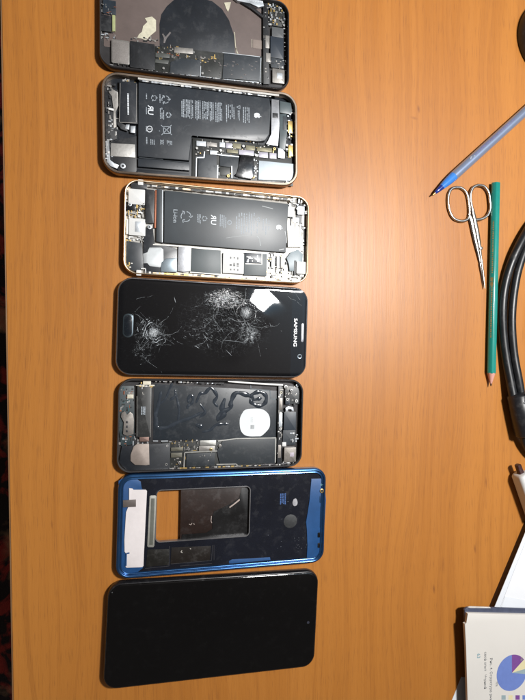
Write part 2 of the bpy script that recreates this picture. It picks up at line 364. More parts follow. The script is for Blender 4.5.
P.poly('flex_tab', [(126, 124.5), (129.5, 124.5), (129, 129.5), (125, 128.5)], 3, 4.6, nickel); P.poly('flex_tab', [(130.5, 126), (135.5, 126), (135, 133), (130.5, 132.5)], 3, 4.6, nickel)
P.poly('chamber', [(110, 142), (136.5, 136), (136.5, 176), (122, 175), (110, 160)], 1.9, 3.3, black)
P.poly('speaker_plate', [(111, 143), (135, 144.5), (135.3, 157.5), (110.5, 156)], 3.2, 4.1, M('grey_plate', (.33, .325, .31), .45, .6, var=.15, scale=500, bump=.2))
P.poly('antenna_strip', [(105.5, 141), (109, 139.5), (110, 160), (114.5, 163.5), (119, 165), (117, 168.5), (110.5, 166), (107, 162)], 2, 3.9, nickel)
P.screw(122.8, 165.8, 4.5, 1.9, nickel)
P.clutter(104.5, 137, 112, 165, 3.6, 24, [silver, nickel, black, dull], (.5, 1.5), (.1, .7))
P.poly('lower_flex', [(138, 169), (189, 173.5), (189, 180), (132, 176.5)], 1.9, 3.4, film)
lb = P.poly('logic_board', [(192.5, 138), (240, 142), (272, 146), (290, 154), (294, 158), (293, 186), (192, 181)], 1.9, 2.9, pcb)
P.poly('shield_cover', [(198.5, 155.5), (204, 153.5), (216.5, 155.5), (217, 178), (198, 177)], 2.8, 3.9, shield)
P.poly('shield_cover', [(220, 155.5), (239, 156.5), (239, 167), (238, 179), (232.5, 178), (231, 167), (220, 166)], 2.8, 3.8, shield)
P.poly('shield_cover', [(219.5, 167), (230, 167.5), (230, 175), (219.5, 175)], 2.8, 3.5, pcb)
P.strokes('shield_fence', [[(196.5, 157.5), (196, 178)], [(196, 157.5), (204, 157.5)], [(204, 157.8), (204.5, 151.5)], [(217.7, 165), (217.5, 178.5)], [(231.8, 166), (232, 178)], [(217.5, 154.5), (239, 156.8)]], 4.0, .75, nickel)
P.poly('flex_ribbon', [(239.5, 154.5), (254, 157), (254.5, 176.5), (251, 179.5), (236, 177), (233.5, 175.5), (238.5, 172), (240, 166)], 2.9, 4.7, blackg, .9)
bs = P.poly('battery_plate', [(259, 160.5), (294, 164), (293.5, 181), (258.5, 179.5)], 2.9, 4.5, M('bright_plate', (.36, .41, .45), .5, .35, var=.12, scale=120, bump=.08))
P.strokes('plate_fold', [[(276, 162.5), (276, 180)]], 4.53, .2, dull, bs)
chips = [(196.5, 141, 206, 146, nickel), (207, 142.5, 217, 146.5, dull), (210, 150.5, 217, 154.5, nickel), (219.5, 142.3, 225, 147, nickel), (226, 143, 232, 148, M('lilac_chip', (.34, .33, .38), .4, .4)), (233, 143.5, 241, 148.5, M('olive_chip', (.16, .15, .10), .45, .4)), (227, 149.5, 238, 153, M('olive_chip', (.16, .15, .10), .45, .4)), (246, 145.5, 255, 150, M('olive_chip', (.16, .15, .10), .45, .4)), (257, 147.5, 272, 151.5, M('olive_chip', (.16, .15, .10), .45, .4)), (239, 150, 254, 155, M('lilac_chip', (.34, .33, .38), .4, .4)), (259, 152, 268, 157.5, M('lilac_chip', (.34, .33, .38), .4, .4)), (269.5, 153, 276.5, 158.5, M('lilac_chip', (.34, .33, .38), .4, .4))]
for a in chips: P.box('chip', a[0], a[1], a[2], a[3], 2.8, 3.7, a[4], .2)
P.poly('bracket', [(278, 148), (282, 148), (285, 152), (284.5, 158.5), (278, 157.5)], 2.8, 4.4, nickel)
for x, y, m in ((220.8, 150.3, silver), (243.5, 146, silver), (274.5, 148.8, brass), (228.3, 175.8, brass), (253.2, 177, brass), (197, 148, silver), (256, 155, silver)): P.screw(x, y, 4.3, 1.15 if m is brass else .95, m)
P.clutter(195, 139, 275, 156, 3.0, 80, [brass, dull, silver, pcb, black], (.4, 1.2), (.1, .7))
P.clutter(254, 152, 259, 178, 2.8, 22, [silver, nickel, black], (.5, 1.3), (.2, 1.0))
P.clutter(217, 166, 234, 179, 2.9, 22, [dull, brass, white, pcb], (.4, 1.1), (.1, .6))
P.poly('camera_bracket', [(271.5, 99), (279, 100), (279.5, 124), (278, 146), (266, 144), (268, 141), (271.5, 134)], 2, 4.4, M('ash_metal', (.30, .31, .33), .45, .6, var=.25, bump=.2))
P.box('bracket_slot', 272.5, 113, 278, 118, 4.3, 4.5, black, .2)
P.poly('camera_module', [(280, 101), (291, 103), (292, 112), (289, 114), (280, 112.5)], 2, 4.6, M('teal_grey', (.060, .080, .088), .35, var=.15))
P.poly('camera_module', [(280, 114), (286.5, 114), (287, 133), (285, 150), (279.5, 148)], 2, 4.4, M('teal_grey', (.060, .080, .088), .35, var=.15))
P.box('lens_frame', 283, 116, 287, 130, 4.3, 4.6, shield, .4)
P.clutter(286, 103, 294, 158, 3.2, 60, [white, silver, nickel, black, brass, black], (.6, 1.8), (.2, 1.4))
P.box('brass_spring', 288, 121, 292.5, 133, 3, 4.6, brass, .4); P.box('brass_spring', 288.5, 145, 293, 156, 3, 4.5, brass, .4)
P.clutter(140, 80.5, 270, 96.5, 6.3, 70, [white, nickel, black, silver], (.5, 1.3), (.2, .9), 'rim_clips', True)
P.strokes('rim_gasket', [[(138, 78.2), (200, 85.8), (279, 95.2)]], 7.05, 1.5, M('pale_gasket', (.42, .41, .39), .55, .3, var=.3, scale=700))
P.clutter(140, 175.5, 286, 184, 6.3, 60, [white, nickel, silver, black], (.5, 1.2), (.1, .7), 'rim_clips', True)
P.strokes('rim_gasket', [[(138, 172.8), (200, 178.4), (284, 183.6)]], 7.0, .9, M('pale_gasket', (.42, .41, .39), .55, .3, var=.3, scale=700))
P.clutter(258, 181, 294, 186, 5.3, 22, [nickel, silver, black, dull], (.5, 1.4), (.2, .8))

# ---- 3: champagne phone with a rectangular battery
P = Phone('opened_phone', 73.5, 82.55, -1.10, 138.2, 67.1, 7.1, 10, 'pale champagne-gold opened phone with a plain rectangular battery and bright metal innards')
P.body([champ], opened(7.1, 1.7, 1.0))
alu = M('bright_aluminium', (.42, .41, .385), .48, .6, var=.2, scale=260, bump=.2)
P.plate('inner_plate', 1.2, 1.5, 2.2, alu)
bt = P.poly('battery', [(164.5, 190), (288.5, 203.8), (286, 252.5), (164, 242.5)], 2.1, 5.2, batt2, .5)
P.poly('battery_fold', [(157, 188.5), (163.8, 189.5), (163.3, 243), (156, 241.5)], 2.1, 5.0, batt2, .9, bt)
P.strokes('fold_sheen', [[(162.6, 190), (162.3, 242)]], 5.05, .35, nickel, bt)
P.text('Li-ion', 175.2, 216, 5.24, 4.3, printw, 'chemistry_print', parent=bt)
P.arrows(186, 216.5, 5, 5.24, printw, w=.5, parent=bt); P.arrows(204.5, 218.5, 2.2, 5.24, printw, 'round_mark', .4, bt)
P.lines(197, 213.5, 201, 224, 3, 5.24, parent=bt, rag=.15)
P.text('U', 213.3, 222.3, 5.24, 5.6, printb, 'certification_mark', parent=bt); P.text('R', 213.3, 217.2, 5.24, 5.6, printb, 'certification_mark', True, bt)
P.lines(219.5, 214, 226.5, 229, 4, 5.24, parent=bt, rag=.2); P.strokes('round_mark', [[(229.5 + 1.8 * math.cos(t), 222.5 + 2 * math.sin(t)) for t in [k * .5236 for k in range(13)]]], 5.24, .7, printw, bt)
P.lines(235.5, 211, 255, 236, 8, 5.24, parent=bt, rag=.25, w=.35); P.lines(256.5, 222, 258, 234, 1, 5.24, parent=bt, rag=.1); P.lines(262, 218, 270, 236, 3, 5.24, parent=bt, rag=.35, w=.3)
P.strokes('warning_triangle', [[(255.5, 219.5), (259.5, 217), (259.5, 222), (255.5, 219.5)]], 5.24, .35, printw, bt)
P.fruit(279, 227.3, 2.6, 5.26, printb, bt)
P.strokes('battery_scuff', [[(226, 238), (240, 236), (256, 235)], [(257, 236), (259.5, 239), (260.5, 246)], [(262, 206), (270, 208), (273, 209)], [(285, 231), (286.5, 238), (286.5, 243)], [(279, 250), (284, 249)]], 5.24, [.25, .7, .5, .5, .7], M('scuff_sheen', (.16, .18, .19), .4, var=.3), bt)
P.box('haptic_motor', 145.5, 189.5, 154, 223, 2.1, 4.9, black, .4)
P.box('copper_strip', 154.6, 190, 156.2, 228, 2.1, 4.2, copper, .2)
P.box('connector_cover', 128.5, 189, 145, 204.5, 2.1, 4.9, white, .5, .25)
P.box('screw_block', 131, 183, 147, 188.5, 2.1, 5.3, black, .7); P.box('white_clip', 138, 179.5, 143.3, 185, 4.5, 6.0, white, .4)
P.poly('flex_loop', [(125.5, 202), (133.5, 201), (136, 205), (135.5, 210), (126, 210)], 2.1, 4.6, blackg)
P.clutter(126, 201, 144.5, 217, 3.4, 46, [black, dull, silver, white, brass], (.6, 1.9), (.2, 1.4))
P.screw(130, 204.5, 5.0, 1.2, nickel); P.screw(143.5, 203.5, 5.2, .9)
cp = P.box('charging_port', 129, 218.5, 145.5, 235.5, 2.1, 4.7, white, .5, .25); P.box('port_mouth', 126.2, 219, 128.2, 234, 2.1, 4.5, white, .3, .1, cp); P.box('port_shade', 135, 221.5, 141.5, 232, 4.6, 4.85, nickel, .4, .08, cp)
P.clutter(126, 232, 146, 242, 3, 34, [brass, silver, white, dull, black], (.5, 1.7), (.2, 1.2))
P.poly('loudspeaker', [(126.5, 241), (142, 243), (143.5, 268), (139, 272), (131, 270), (126, 262)], 2.1, 4.3, shield)
P.poly('black_chamber', [(144, 228), (153, 228), (154.5, 244), (168, 246), (177, 249), (177, 263), (160, 274), (146, 272), (143, 262)], 2.1, 4.0, film)
P.screw(149.5, 227, 4.9, 1.6, nickel)
P.poly('grey_plate', [(148.5, 249.5), (149.5, 247.5), (161, 247.5), (163.3, 249.5), (163.5, 264), (160, 267.5), (149.5, 266), (147.5, 263), (143.5, 263.5), (143, 253.5), (147.5, 252.5)], 3.9, 4.5, M('light_grey_plate', (.34, .36, .37), .45, .3, var=.15, scale=250))
P.poly('round_speaker', [(160.5, 267), (161.5, 262), (166, 258.5), (172, 258), (177, 258.5), (177, 272), (161, 272)], 3.5, 4.7, M('steel_blue', (.19, .23, .26), .35, .5, var=.2), .5)
P.poly('shield_cover', [(178.5, 246), (190.5, 248), (190, 271), (184, 272), (177.5, 271)], 2.1, 4.2, M('ash_metal', (.30, .31, .33), .45, .6, var=.25, bump=.2))
P.poly('shield_cover', [(191, 248.5), (221, 250.3), (221, 274), (190.5, 272)], 2.1, 4.4, M('grey_shield', (.055, .070, .076), .45, var=.15, scale=150))
P.strokes('shield_fence', [[(190.8, 248), (190, 271)], [(221.2, 251), (221.3, 274)], [(190, 272.2), (221, 274.5)], [(153, 244.5), (178, 246), (221, 250)]], 4.45, .65, alu)
sim = P.box('card_reader', 223, 253, 244, 273.5, 2.1, 4.5, white, .4)
P.lines(229, 256.5, 239.5, 260, 3, 4.54, black, 'contact_marks', .35, .2, sim); P.lines(229, 262.5, 239.5, 267, 3, 4.54, black, 'contact_marks', .6, .1, sim); P.lines(229, 268.5, 239.5, 271.5, 3, 4.54, black, 'contact_marks', .35, .2, sim)
P.lines(226, 252.5, 243, 254, 9, 4.54, dull, 'contact_marks', .6, .1, sim)
P.poly('shield_cover', [(244.5, 252.5), (267, 254), (266.5, 276), (244, 275)], 2.1, 4.3, M('grey_shield', (.055, .070, .076), .45, var=.15, scale=150))
ch = P.box('chip', 245.5, 253, 262, 263.5, 4.2, 4.75, M('dark_chip', (.03, .036, .045), .3, var=.4), .3, .15)
P.strokes('chip_edge', [[(245.3, 263.7), (262, 264.3), (262, 253)]], 4.8, .5, alu, ch); P.clutter(247, 256, 260, 262, 4.7, 9, [nickel, dull, white], (.6, 1.6), (.05, .25))
for x0, x1 in ((271.5, 274.5), (277, 279.5), (280.8, 284)): P.box('flex_connector', x0, 256.5, x1, 268, 2.1, 4.6, nickel if x0 < 280 else dull, .3)
for x0, x1 in ((275, 276.8), (279.7, 280.7)): P.box('connector_gap', x0, 256, x1, 266, 2.1, 4.2, black, .2)
P.clutter(267, 252, 287, 282, 3.2, 60, [white, alu, silver, black, alu, brass], (.6, 2.0), (.2, 1.3))
P.box('frame_post', 287.5, 206.5, 294.5, 217, 2.2, 5, white, .6, .3)
P.poly('camera_bracket', [(287, 218), (294, 219), (297, 224), (303, 233), (301.5, 247), (288, 247)], 2.2, 4.6, alu)
P.poly('slot', [(298.5, 203.5), (308, 206), (307, 210), (298, 207.5), (297.5, 215), (302, 216), (301.5, 222), (304, 227), (307.3, 229), (307, 246), (303, 246), (303.5, 231), (300.5, 226), (298.8, 219), (296, 217), (296, 207)], 2.2, 2.6, black, .05)
P.box('sensor_flex', 297.5, 206, 304.5, 214.5, 2.3, 4.7, nickel, .7); P.box('sensor_flex', 292.5, 217.5, 299, 222, 2.3, 4.7, nickel, .5); P.box('slot', 289.8, 217.5, 291.3, 225.5, 4.5, 4.7, black, .2, .03)
P.screw(297.8, 208.5, 5.2, 1.1); P.screw(302.5, 208.5, 5.2, 1.1); P.screw(292, 200.5, 5.9, 1.6, white); P.screw(306, 212.5, 5.4, 1.2, white)
P.box('rail', 294.5, 223, 296.3, 246, 4.4, 4.9, dull, .3); P.box('rail', 299.5, 224, 301, 245, 4.4, 4.9, white, .3)
P.poly('flash_flex', [(286.5, 258), (291, 252), (298, 249.5), (303, 254), (302.5, 262), (296, 262), (294.5, 271), (289.5, 271), (289, 264)], 2.3, 4.3, M('blue_grey_flex', (.17, .215, .24), .4, var=.2))
P.box('rear_camera', 294, 260.5, 296.3, 275, 2.3, 4.4, black, .3); P.box('camera_cover', 296.5, 261.5, 306, 274, 2.3, 5.4, white, 1, .4)
P.clutter(288, 272, 305, 281, 3.4, 24, [white, alu, black, silver], (.6, 1.9), (.2, 1.2)); P.clutter(288, 197, 306, 206, 4, 24, [white, alu, black, nickel], (.6, 1.8), (.2, 1.2)); P.clutter(300, 224, 306, 260, 3, 18, [white, alu, nickel], (.6, 1.5), (.2, 1))
P.clutter(150, 185.5, 290, 199.5, 5.2, 90, [white, alu, black, champ, black], (.6, 1.5), (.2, 1.1), 'rim_clips', True)
P.clutter(147, 272.5, 300, 281, 4.6, 90, [white, alu, champ, black, brass], (.6, 1.5), (.2, 1.1), 'rim_clips', True)
P.box('white_clip', 136.3, 270, 141.3, 275.5, 4.5, 6.4, white, .5); P.strokes('antenna_line', [[(141, 268.5), (145.5, 268.5), (146, 274)]], 5.2, .7, white)
P.clutter(124.5, 184, 128, 200, 4, 8, [black, alu, white], (.5, 1.5), (.2, 1)); P.clutter(126, 263, 135, 273, 4, 12, [alu, white, brass, black], (.5, 1.5), (.2, 1))

# ---- 4: phone with the shattered glass
P = Phone('cracked_phone', 70.62, 11.84, -1.62, 142.4, 69.6, 7.6, 11, 'black phone lying screen up with shattered glass and a silver rim')
P.body([rimm], [(1.2, 0), (.3, .8), (0, 2.5), (.05, 5.2), (.35, 6.2), (.75, 6.6), (1.15, 6.65), (1.3, 6.3)])
BX, BY = P.p(263, 299, 7)                                   # blunt ridge beside the impact, shaped so the lamp's reflection lands on it
def sm(a, b, x): t = max(0, min(1, (x - a) / (b - a))); return t * t * (3 - 2 * t)
def dome(x, y):
    u = .63 * (x - BX) + .78 * (y - BY); v = -.78 * (x - BX) + .63 * (y - BY)
    s_ = sm(-60, -8, u) if u < -8 else max(0, 1 - (u + 8) / 15)
    return 1.2 * s_ * (1 - sm(6, 22, abs(v))) * sm(-P.Wd / 2 + 1, -P.Wd / 2 + 16, y)
def glass_z(x, y):
    ex = max(abs(x) - (P.L / 2 - 3.5), 0); ey = max(abs(y) - (P.Wd / 2 - 3.5), 0)
    e = min(math.hypot(ex, ey) / 2.6, 1)
    return 7.15 - .55 * e * e + dome(x, y)
def crack_material():
    m, nt, p = base('shattered_glass')
    tc = nd(nt, 'ShaderNodeTexCoord').outputs['Object']
    mmv = nd(nt, 'ShaderNodeVectorMath', _operation='SCALE', i0=tc); mmv.inputs['Scale'].default_value = 1000.
    v = mmv.outputs[0]
    warp = nd(nt, 'ShaderNodeTexNoise', Vector=v, Scale=.22, Detail=3.).outputs['Color']
    vw = nd(nt, 'ShaderNodeVectorMath', _operation='MULTIPLY_ADD', i0=warp, i1=(3., 3., 0), i2=v).outputs[0]
    def blob(px, py, rx, ry, hard=1.6):
        c = P.p(px, py, 7.2)
        d = nd(nt, 'ShaderNodeVectorMath', _operation='SUBTRACT', i0=vw, i1=(c[0] + 1.5, c[1] + 1.5, 0)).outputs[0]
        d = nd(nt, 'ShaderNodeVectorMath', _operation='MULTIPLY', i0=d, i1=(1 / rx, 1 / ry, 0)).outputs[0]
        l = nd(nt, 'ShaderNodeVectorMath', _operation='LENGTH', i0=d).outputs['Value']
        return mth(nt, 'POWER', mth(nt, 'SUBTRACT', 1, l, clamp=True), hard), l
    def edges(sc, wd):
        e = nd(nt, 'ShaderNodeTexVoronoi', _feature='DISTANCE_TO_EDGE', _voronoi_dimensions='2D', Vector=vw, Scale=sc).outputs['Distance']
        return mth(nt, 'SUBTRACT', 1, mth(nt, 'DIVIDE', e, wd), clamp=True)
    n1 = nd(nt, 'ShaderNodeTexNoise', Vector=v, Scale=1.6, Detail=6., Roughness=.75).outputs[0]
    n2 = nd(nt, 'ShaderNodeTexNoise', Vector=v, Scale=.35, Detail=4., Roughness=.7).outputs[0]
    def streak(ang, lo, gain, sc=(.35, 3.2)):
        mp = nd(nt, 'ShaderNodeMapping', Vector=vw, Rotation=(0, 0, ang), Scale=(*sc, 1)).outputs[0]
        return mth(nt, 'MULTIPLY_ADD', nd(nt, 'ShaderNodeTexNoise', Vector=mp, Scale=1., Detail=3., Roughness=.6).outputs[0], gain, -lo * gain, clamp=True)
    st1, st2, st3 = streak(.75, .56, 9), streak(-.5, .60, 9), streak(1.3, .62, 9)
    sp = mth(nt, 'MULTIPLY_ADD', n1, 5., -2.6, clamp=True)
    patch = mth(nt, 'MULTIPLY_ADD', n2, 5, -2.2, clamp=True)
    fine = mth(nt, 'MULTIPLY', edges(1.1, .07), sp); mid = mth(nt, 'MULTIPLY', edges(.33, .03), mth(nt, 'MULTIPLY_ADD', n2, 3, -1.1, clamp=True))
    bA, lA = blob(151, 333, 13, 12, .8); bA0, _ = blob(153.5, 332.5, 3.6, 3.6, .7); bB, _ = blob(226, 299, 17, 8, .9); bC, lC = blob(246, 313, 4.6, 5, .7); bC2, lC2 = blob(246, 314, 9, 10, .8)
    bD, _ = blob(249, 335, 9, 8.5, .9); bW, _ = blob(226, 322, 38, 27, .7); bE, _ = blob(144, 350, 11, 10, .9)
    f = mth(nt, 'MULTIPLY', mth(nt, 'MULTIPLY', bA, patch), mth(nt, 'MULTIPLY_ADD', n1, 6, -2.9, clamp=True))
    f = mth(nt, 'MULTIPLY', f, .55)
    def add(x, k=1.0):
        nonlocal f; f = mth(nt, 'MULTIPLY_ADD', x, k, f)
    add(mth(nt, 'MULTIPLY', bA0, mth(nt, 'MULTIPLY_ADD', n1, 4, -1.5, clamp=True)), .8); add(mth(nt, 'MULTIPLY', bE, mth(nt, 'MULTIPLY', sp, patch)), .5)
    bBn = mth(nt, 'MULTIPLY', bB, mth(nt, 'MULTIPLY_ADD', n1, 4, -1.5, clamp=True)); add(mth(nt, 'MULTIPLY', bBn, st1), 1.3); add(mth(nt, 'MULTIPLY', bBn, st3), .8); add(mth(nt, 'MULTIPLY', bB, mth(nt, 'MULTIPLY', sp, patch)), 1.1); add(mth(nt, 'MULTIPLY', bB, n2), .06)
    add(mth(nt, 'MULTIPLY', bC, mth(nt, 'MULTIPLY_ADD', n1, 4, -1.5, clamp=True)), .45)
    ringc = mth(nt, 'MULTIPLY_ADD', mth(nt, 'ABSOLUTE', mth(nt, 'SUBTRACT', lC2, .8)), -14, 1, clamp=True)
    add(mth(nt, 'MULTIPLY', ringc, mth(nt, 'MULTIPLY_ADD', n1, 7, -3.6, clamp=True)), .45)
    add(mth(nt, 'MULTIPLY', bD, mth(nt, 'MULTIPLY', patch, mth(nt, 'MULTIPLY_ADD', n1, 6, -2.6, clamp=True))), .9); add(mth(nt, 'MULTIPLY', bD, st3), .7)
    add(mth(nt, 'MULTIPLY', mth(nt, 'MULTIPLY', bW, patch), st1), .16); add(mth(nt, 'MULTIPLY', mth(nt, 'MULTIPLY', bW, patch), st3), .26); add(mth(nt, 'MULTIPLY', bW, mid), .30); add(mth(nt, 'MULTIPLY', bW, fine), .18)
    add(mth(nt, 'MULTIPLY', st2, patch), .025); add(mth(nt, 'MULTIPLY', mid, sp), .06)
    f = mth(nt, 'MINIMUM', f, .9)
    sx = nd(nt, 'ShaderNodeSeparateXYZ', Vector=v).outputs[0]
    bez = mth(nt, 'GREATER_THAN', sx, P.p(291.5, 330, 7.2)[0]); bez = mth(nt, 'MULTIPLY', bez, .8)
    c0 = mixc(nt, bez, (.0035, .004, .005), (.005, .008, .012))
    nt.links.new(mixc(nt, f, c0, (.55, .60, .64)), p.inputs['Base Color'])
    nt.links.new(mth(nt, 'MULTIPLY_ADD', f, .45, .045, clamp=True), p.inputs['Roughness'])
    b = nd(nt, 'ShaderNodeBump', Strength=.25, Distance=.0002, Height=f).outputs[0]
    nt.links.new(b, p.inputs['Normal'])
    p.inputs['Specular IOR Level'].default_value = .6
    return m
bm = bmesh.new(); lo = []
for k in range(48):
    t = 1 - k / 48; sc = 1 - (1 - t) ** 1.0
    ring = rrect(0, 0, P.L - 2.3, P.Wd - 2.3, P.r - 1.1, 14, .9)
    if k == 0: lo.append([(x, y, 6.2) for x, y in ring])
    lo.append([(x * sc, y * sc, glass_z(x * sc, y * sc)) for x, y in ring])
loft(bm, lo, False, True)
gl = obj('screen_glass', bm, crack_material(), P.e, 60)
shard = M('crack_white', (.36, .40, .43), .5, var=.4, scale=2000)
bm = bmesh.new()
def sliver(px, py, ang, ln, w):
    c = P.p(px, py, 7.4); dx, dy = math.cos(ang), math.sin(ang); q = []
    for s_, t_ in ((-.5, 0), (-.1, .5), (.5, .1), (.1, -.5)):
        x = c[0] + dx * ln * s_ - dy * w * t_; y = c[1] + dy * ln * s_ + dx * w * t_; q.append(bm.verts.new((x, y, glass_z(x, y) + .03)))
    bm.faces.new(q)
rnd = random.Random(3)
for n, cx, cy, sx, sy in ((70, 222, 300, 13, 6), (40, 247, 336, 8, 7), (45, 205, 332, 16, 10), (50, 152, 334, 13, 14), (22, 142, 352, 9, 8), (50, 230, 322, 22, 16), (22, 260, 330, 14, 12)):
    for i in range(n): sliver(rnd.gauss(cx, sx * .6), rnd.gauss(cy, sy * .6), rnd.uniform(-1.2, .4) if cx > 190 else rnd.uniform(0, 3), rnd.uniform(.6, 2.2) * rnd.choice((1, 1, 1, 2.6)), rnd.uniform(.05, .15))
for px, py, a, ln, w in ((206, 338, -1.05, 5, .3), (197, 347, -.5, 4, .35), (208, 346, -1.2, 4, .2), (229, 353, -.75, 7, .22), (175, 300, -1.3, 4.5, .3), (205, 326, -1.5, 3.5, .2), (194, 329, -.1, 3, .2), (228, 340.5, 0, 9, .16), (216, 322, -.9, 12, .12), (240, 341.8, -.05, 18, .14)): sliver(px, py, a, ln, w)
def crack(px, py, ang, total, w):
    c = P.p(px, py, 7.4); x, y = c; prev = None; d = 0
    while d < total and abs(x) < P.L / 2 - 2.5 and abs(y) < P.Wd / 2 - 2.5:
        ww = w * rnd.uniform(.35, 1.2) * (1 - .6 * d / total); nx, ny = -math.sin(ang), math.cos(ang)
        q = [bm.verts.new((x + k * nx * ww / 2, y + k * ny * ww / 2, glass_z(x, y) + .03)) for k in (-1, 1)]
        if prev and rnd.random() < .8: bm.faces.new((prev[0], prev[1], q[1], q[0]))
        prev = q; st = rnd.uniform(.6, 2.2); ang += rnd.gauss(0, .22); x += st * math.cos(ang); y += st * math.sin(ang); d += st
for k in range(13): crack(153 + rnd.uniform(-4, 4), 332 + rnd.uniform(-4, 4), k * .483 + rnd.uniform(-.2, .2), rnd.uniform(9, 24), .11)
for k in range(12): crack(246 + rnd.uniform(-5, 5), 318 + rnd.uniform(-9, 12), k * .523 + rnd.uniform(-.25, .25), rnd.uniform(14, 38), .10)
for k in range(9): crack(226 + rnd.uniform(-9, 9), 300 + rnd.uniform(-5, 5), -2.6 + k * .35, rnd.uniform(10, 30), .11)
for x, y, a, t in ((297, 292, 2.6, 16), (288, 296, -.6, 14), (300, 300, 1.9, 8), (135, 300, .4, 14), (133, 318, 1.2, 12), (140, 356, .2, 20), (192, 346, .3, 30)): crack(x, y, a, t, .09)
tag(obj('crack_slivers', bm, shard, P.e, 0), kind='stuff')
bm = bmesh.new(); rnd = random.Random(11)
for r, a0, a1, w in ((3.2, 30, 300, .3), (5.2, 120, 330, .5), (6.9, 80, 240, .55), (8.6, 100, 215, .4), (7.2, 260, 345, .5), (10.5, 95, 170, .35), (12.5, 110, 190, .25), (9.3, 285, 330, .35)):
    c = P.p(153.5, 332, 7.2); k = 0; prev = None
    while a0 + k * 9 <= a1:
        a = math.radians(a0 + k * 9); rr = r * rnd.uniform(.93, 1.07) * (1 + .12 * math.cos(a)); ww = w * rnd.uniform(.15, 1)
        q = [(c[0] + (rr + d * ww / 2) * math.cos(a), c[1] + (rr + d * ww / 2) * math.sin(a)) for d in (-1, 1)]
        q = [bm.verts.new((x, y, glass_z(x, y) + .035)) for x, y in q]
        if prev and rnd.random() < .72: bm.faces.new((prev[0], prev[1], q[1], q[0]))
        prev = q; k += 1
tag(obj('crack_rings', bm, shard, P.e, 0), kind='stuff')
hb = P.box('home_button', 122.8, 313.5, 133.3, 337.5, 6.9, 7.5, M('button_chrome', (.045, .06, .07), .3, .7), 3.2, .2); P.box('button_face', 124, 315, 132.2, 336, 7.4, 7.6, M('button_black', (.008, .011, .015), .12), 2.8, .1, hb)
P.box('earpiece_grille', 301.5, 323.5, 303.6, 342, 6.9, 7.24, M('grille_mesh', (.30, .31, .34), .4, .6, var=.4, scale=2500), .9, .05)
P.text('SAMSUNG', 295.3, 332.5, 7.22, 3.6, M('silver_print', (.75, .76, .78), .4), 'brand_lettering', sx=1.32, weight=.09)
c = P.p(299.7, 356.5, 7.2); bm = bmesh.new(); loft(bm, [lz(ngon(c[0], c[1], r, 20), z) for r, z in ((1.75, 6.9), (1.75, 7.24), (1.35, 7.26), (1.2, 7.2))]); fc = obj('front_camera', bm, M('camera_ring', (.12, .15, .17), .3, .6), P.e)
bm = bmesh.new(); loft(bm, [lz(ngon(c[0], c[1], r, 16), z) for r, z in ((1.1, 7.0), (1.05, 7.25), (.6, 7.3))]); obj('lens', bm, lens, fc)

# ---- 5: black phone with glue swirls and a white round sticker
P = Phone('opened_phone', 69.09, -58.14, -1.17, 138.3, 67.1, 7.1, 10, 'black opened phone with glossy glue swirls and a round white sticker where the battery was')
P.body([gframe], opened(7.1, 1.8, 1.3))
P.poly('battery_tray', [(154, 384), (278, 391), (277, 438), (240, 439), (215, 441), (153, 440)], 1.6, 2.1, M('tray_film', (.014, .019, .025), .33, var=.25, scale=60, dust=.05), .05)
for pts, r in (([(157.5, 424), (155.5, 416), (157, 410), (159.5, 399), (161, 391)], .55), ([(157, 417), (156, 424), (159, 428), (168, 427), (178, 422), (190, 418), (203, 412)], .6), ([(178, 422), (179, 410), (177, 399), (175, 392), (176, 390)], .45), ([(160, 404), (166, 398), (170, 388), (173, 382)], .35), ([(170, 400), (174, 397), (176, 394)], .5),
               ([(189, 403), (188, 399), (191, 395), (193, 399), (191, 404), (188, 406), (187, 409)], .5), ([(196, 403), (200, 394), (205, 393), (211, 388), (217, 396), (214, 402), (218, 407)], .55), ([(217, 420), (221, 413), (230, 408), (231, 402), (236, 393), (247, 395), (254, 398)], .8),
               ([(250, 398), (253, 394), (260, 392), (266, 396), (265, 403), (259, 406), (252, 403), (250, 398)], .7), ([(252, 400), (258, 399), (262, 398)], .6), ([(196, 425), (200, 426), (201, 429)], .9), ([(202, 432), (210, 430), (216, 425), (223, 424), (229, 424)], .5), ([(200, 404), (205, 412), (199, 418)], .5), ([(225, 398), (222, 408), (224, 414), (217, 421)], .9)):
    gp = spline([(*P.p(x, y, 2.12), 2.12) for x, y in pts], 6); bm = bmesh.new(); ph_ = random.uniform(0, 6)
    tube(bm, gp, [r * (2.1 + .4 * math.sin(i * .9 + ph_) + random.uniform(-.15, .15)) * min(1, .35 + .25 * min(i, len(gp) - 1 - i)) for i in range(len(gp))], 10, flat=.24); obj('glue_strand', bm, glue, P.e)
P.strokes('faded_line', [[(250.5, 384.5), (251, 389), (270, 390.5), (270.5, 398), (273, 399.5), (276.5, 399), (277, 395)]], 2.18, .8, M('faded_ink', (.085, .105, .12), .45, var=.2))
st = P.poly('round_sticker', [(243.5, 411), (248, 409), (260, 408.8), (266, 411.5), (269.5, 416.5), (270, 424), (268.5, 429), (262, 435.5), (258, 436.3), (247, 436), (242, 432.5), (240, 427), (240, 418)], 2.1, 2.5, stick, .06, soft=4)
P.box('printed_square', 250.5, 425, 254.3, 429, 2.45, 2.53, M('faint_grey', (.33, .35, .36), .6, var=.35, scale=3000), .1, 0, st)
P.lines(250.5, 417, 253, 423, 2, 2.55, M('faint_grey2', (.45, .47, .48), .6), 'faint_print', parent=st)
hm = P.box('haptic_motor', 136.8, 385.5, 151.3, 437, 1.8, 4.6, M('motor_black', (.017, .018, .018), .42, var=.4), .4)
P.strokes('motor_outline', [[(150.8, 386), (150.4, 437)], [(137, 396), (137, 436)], [(138, 386), (150.6, 386.5)]], 4.63, .25, dull, hm)
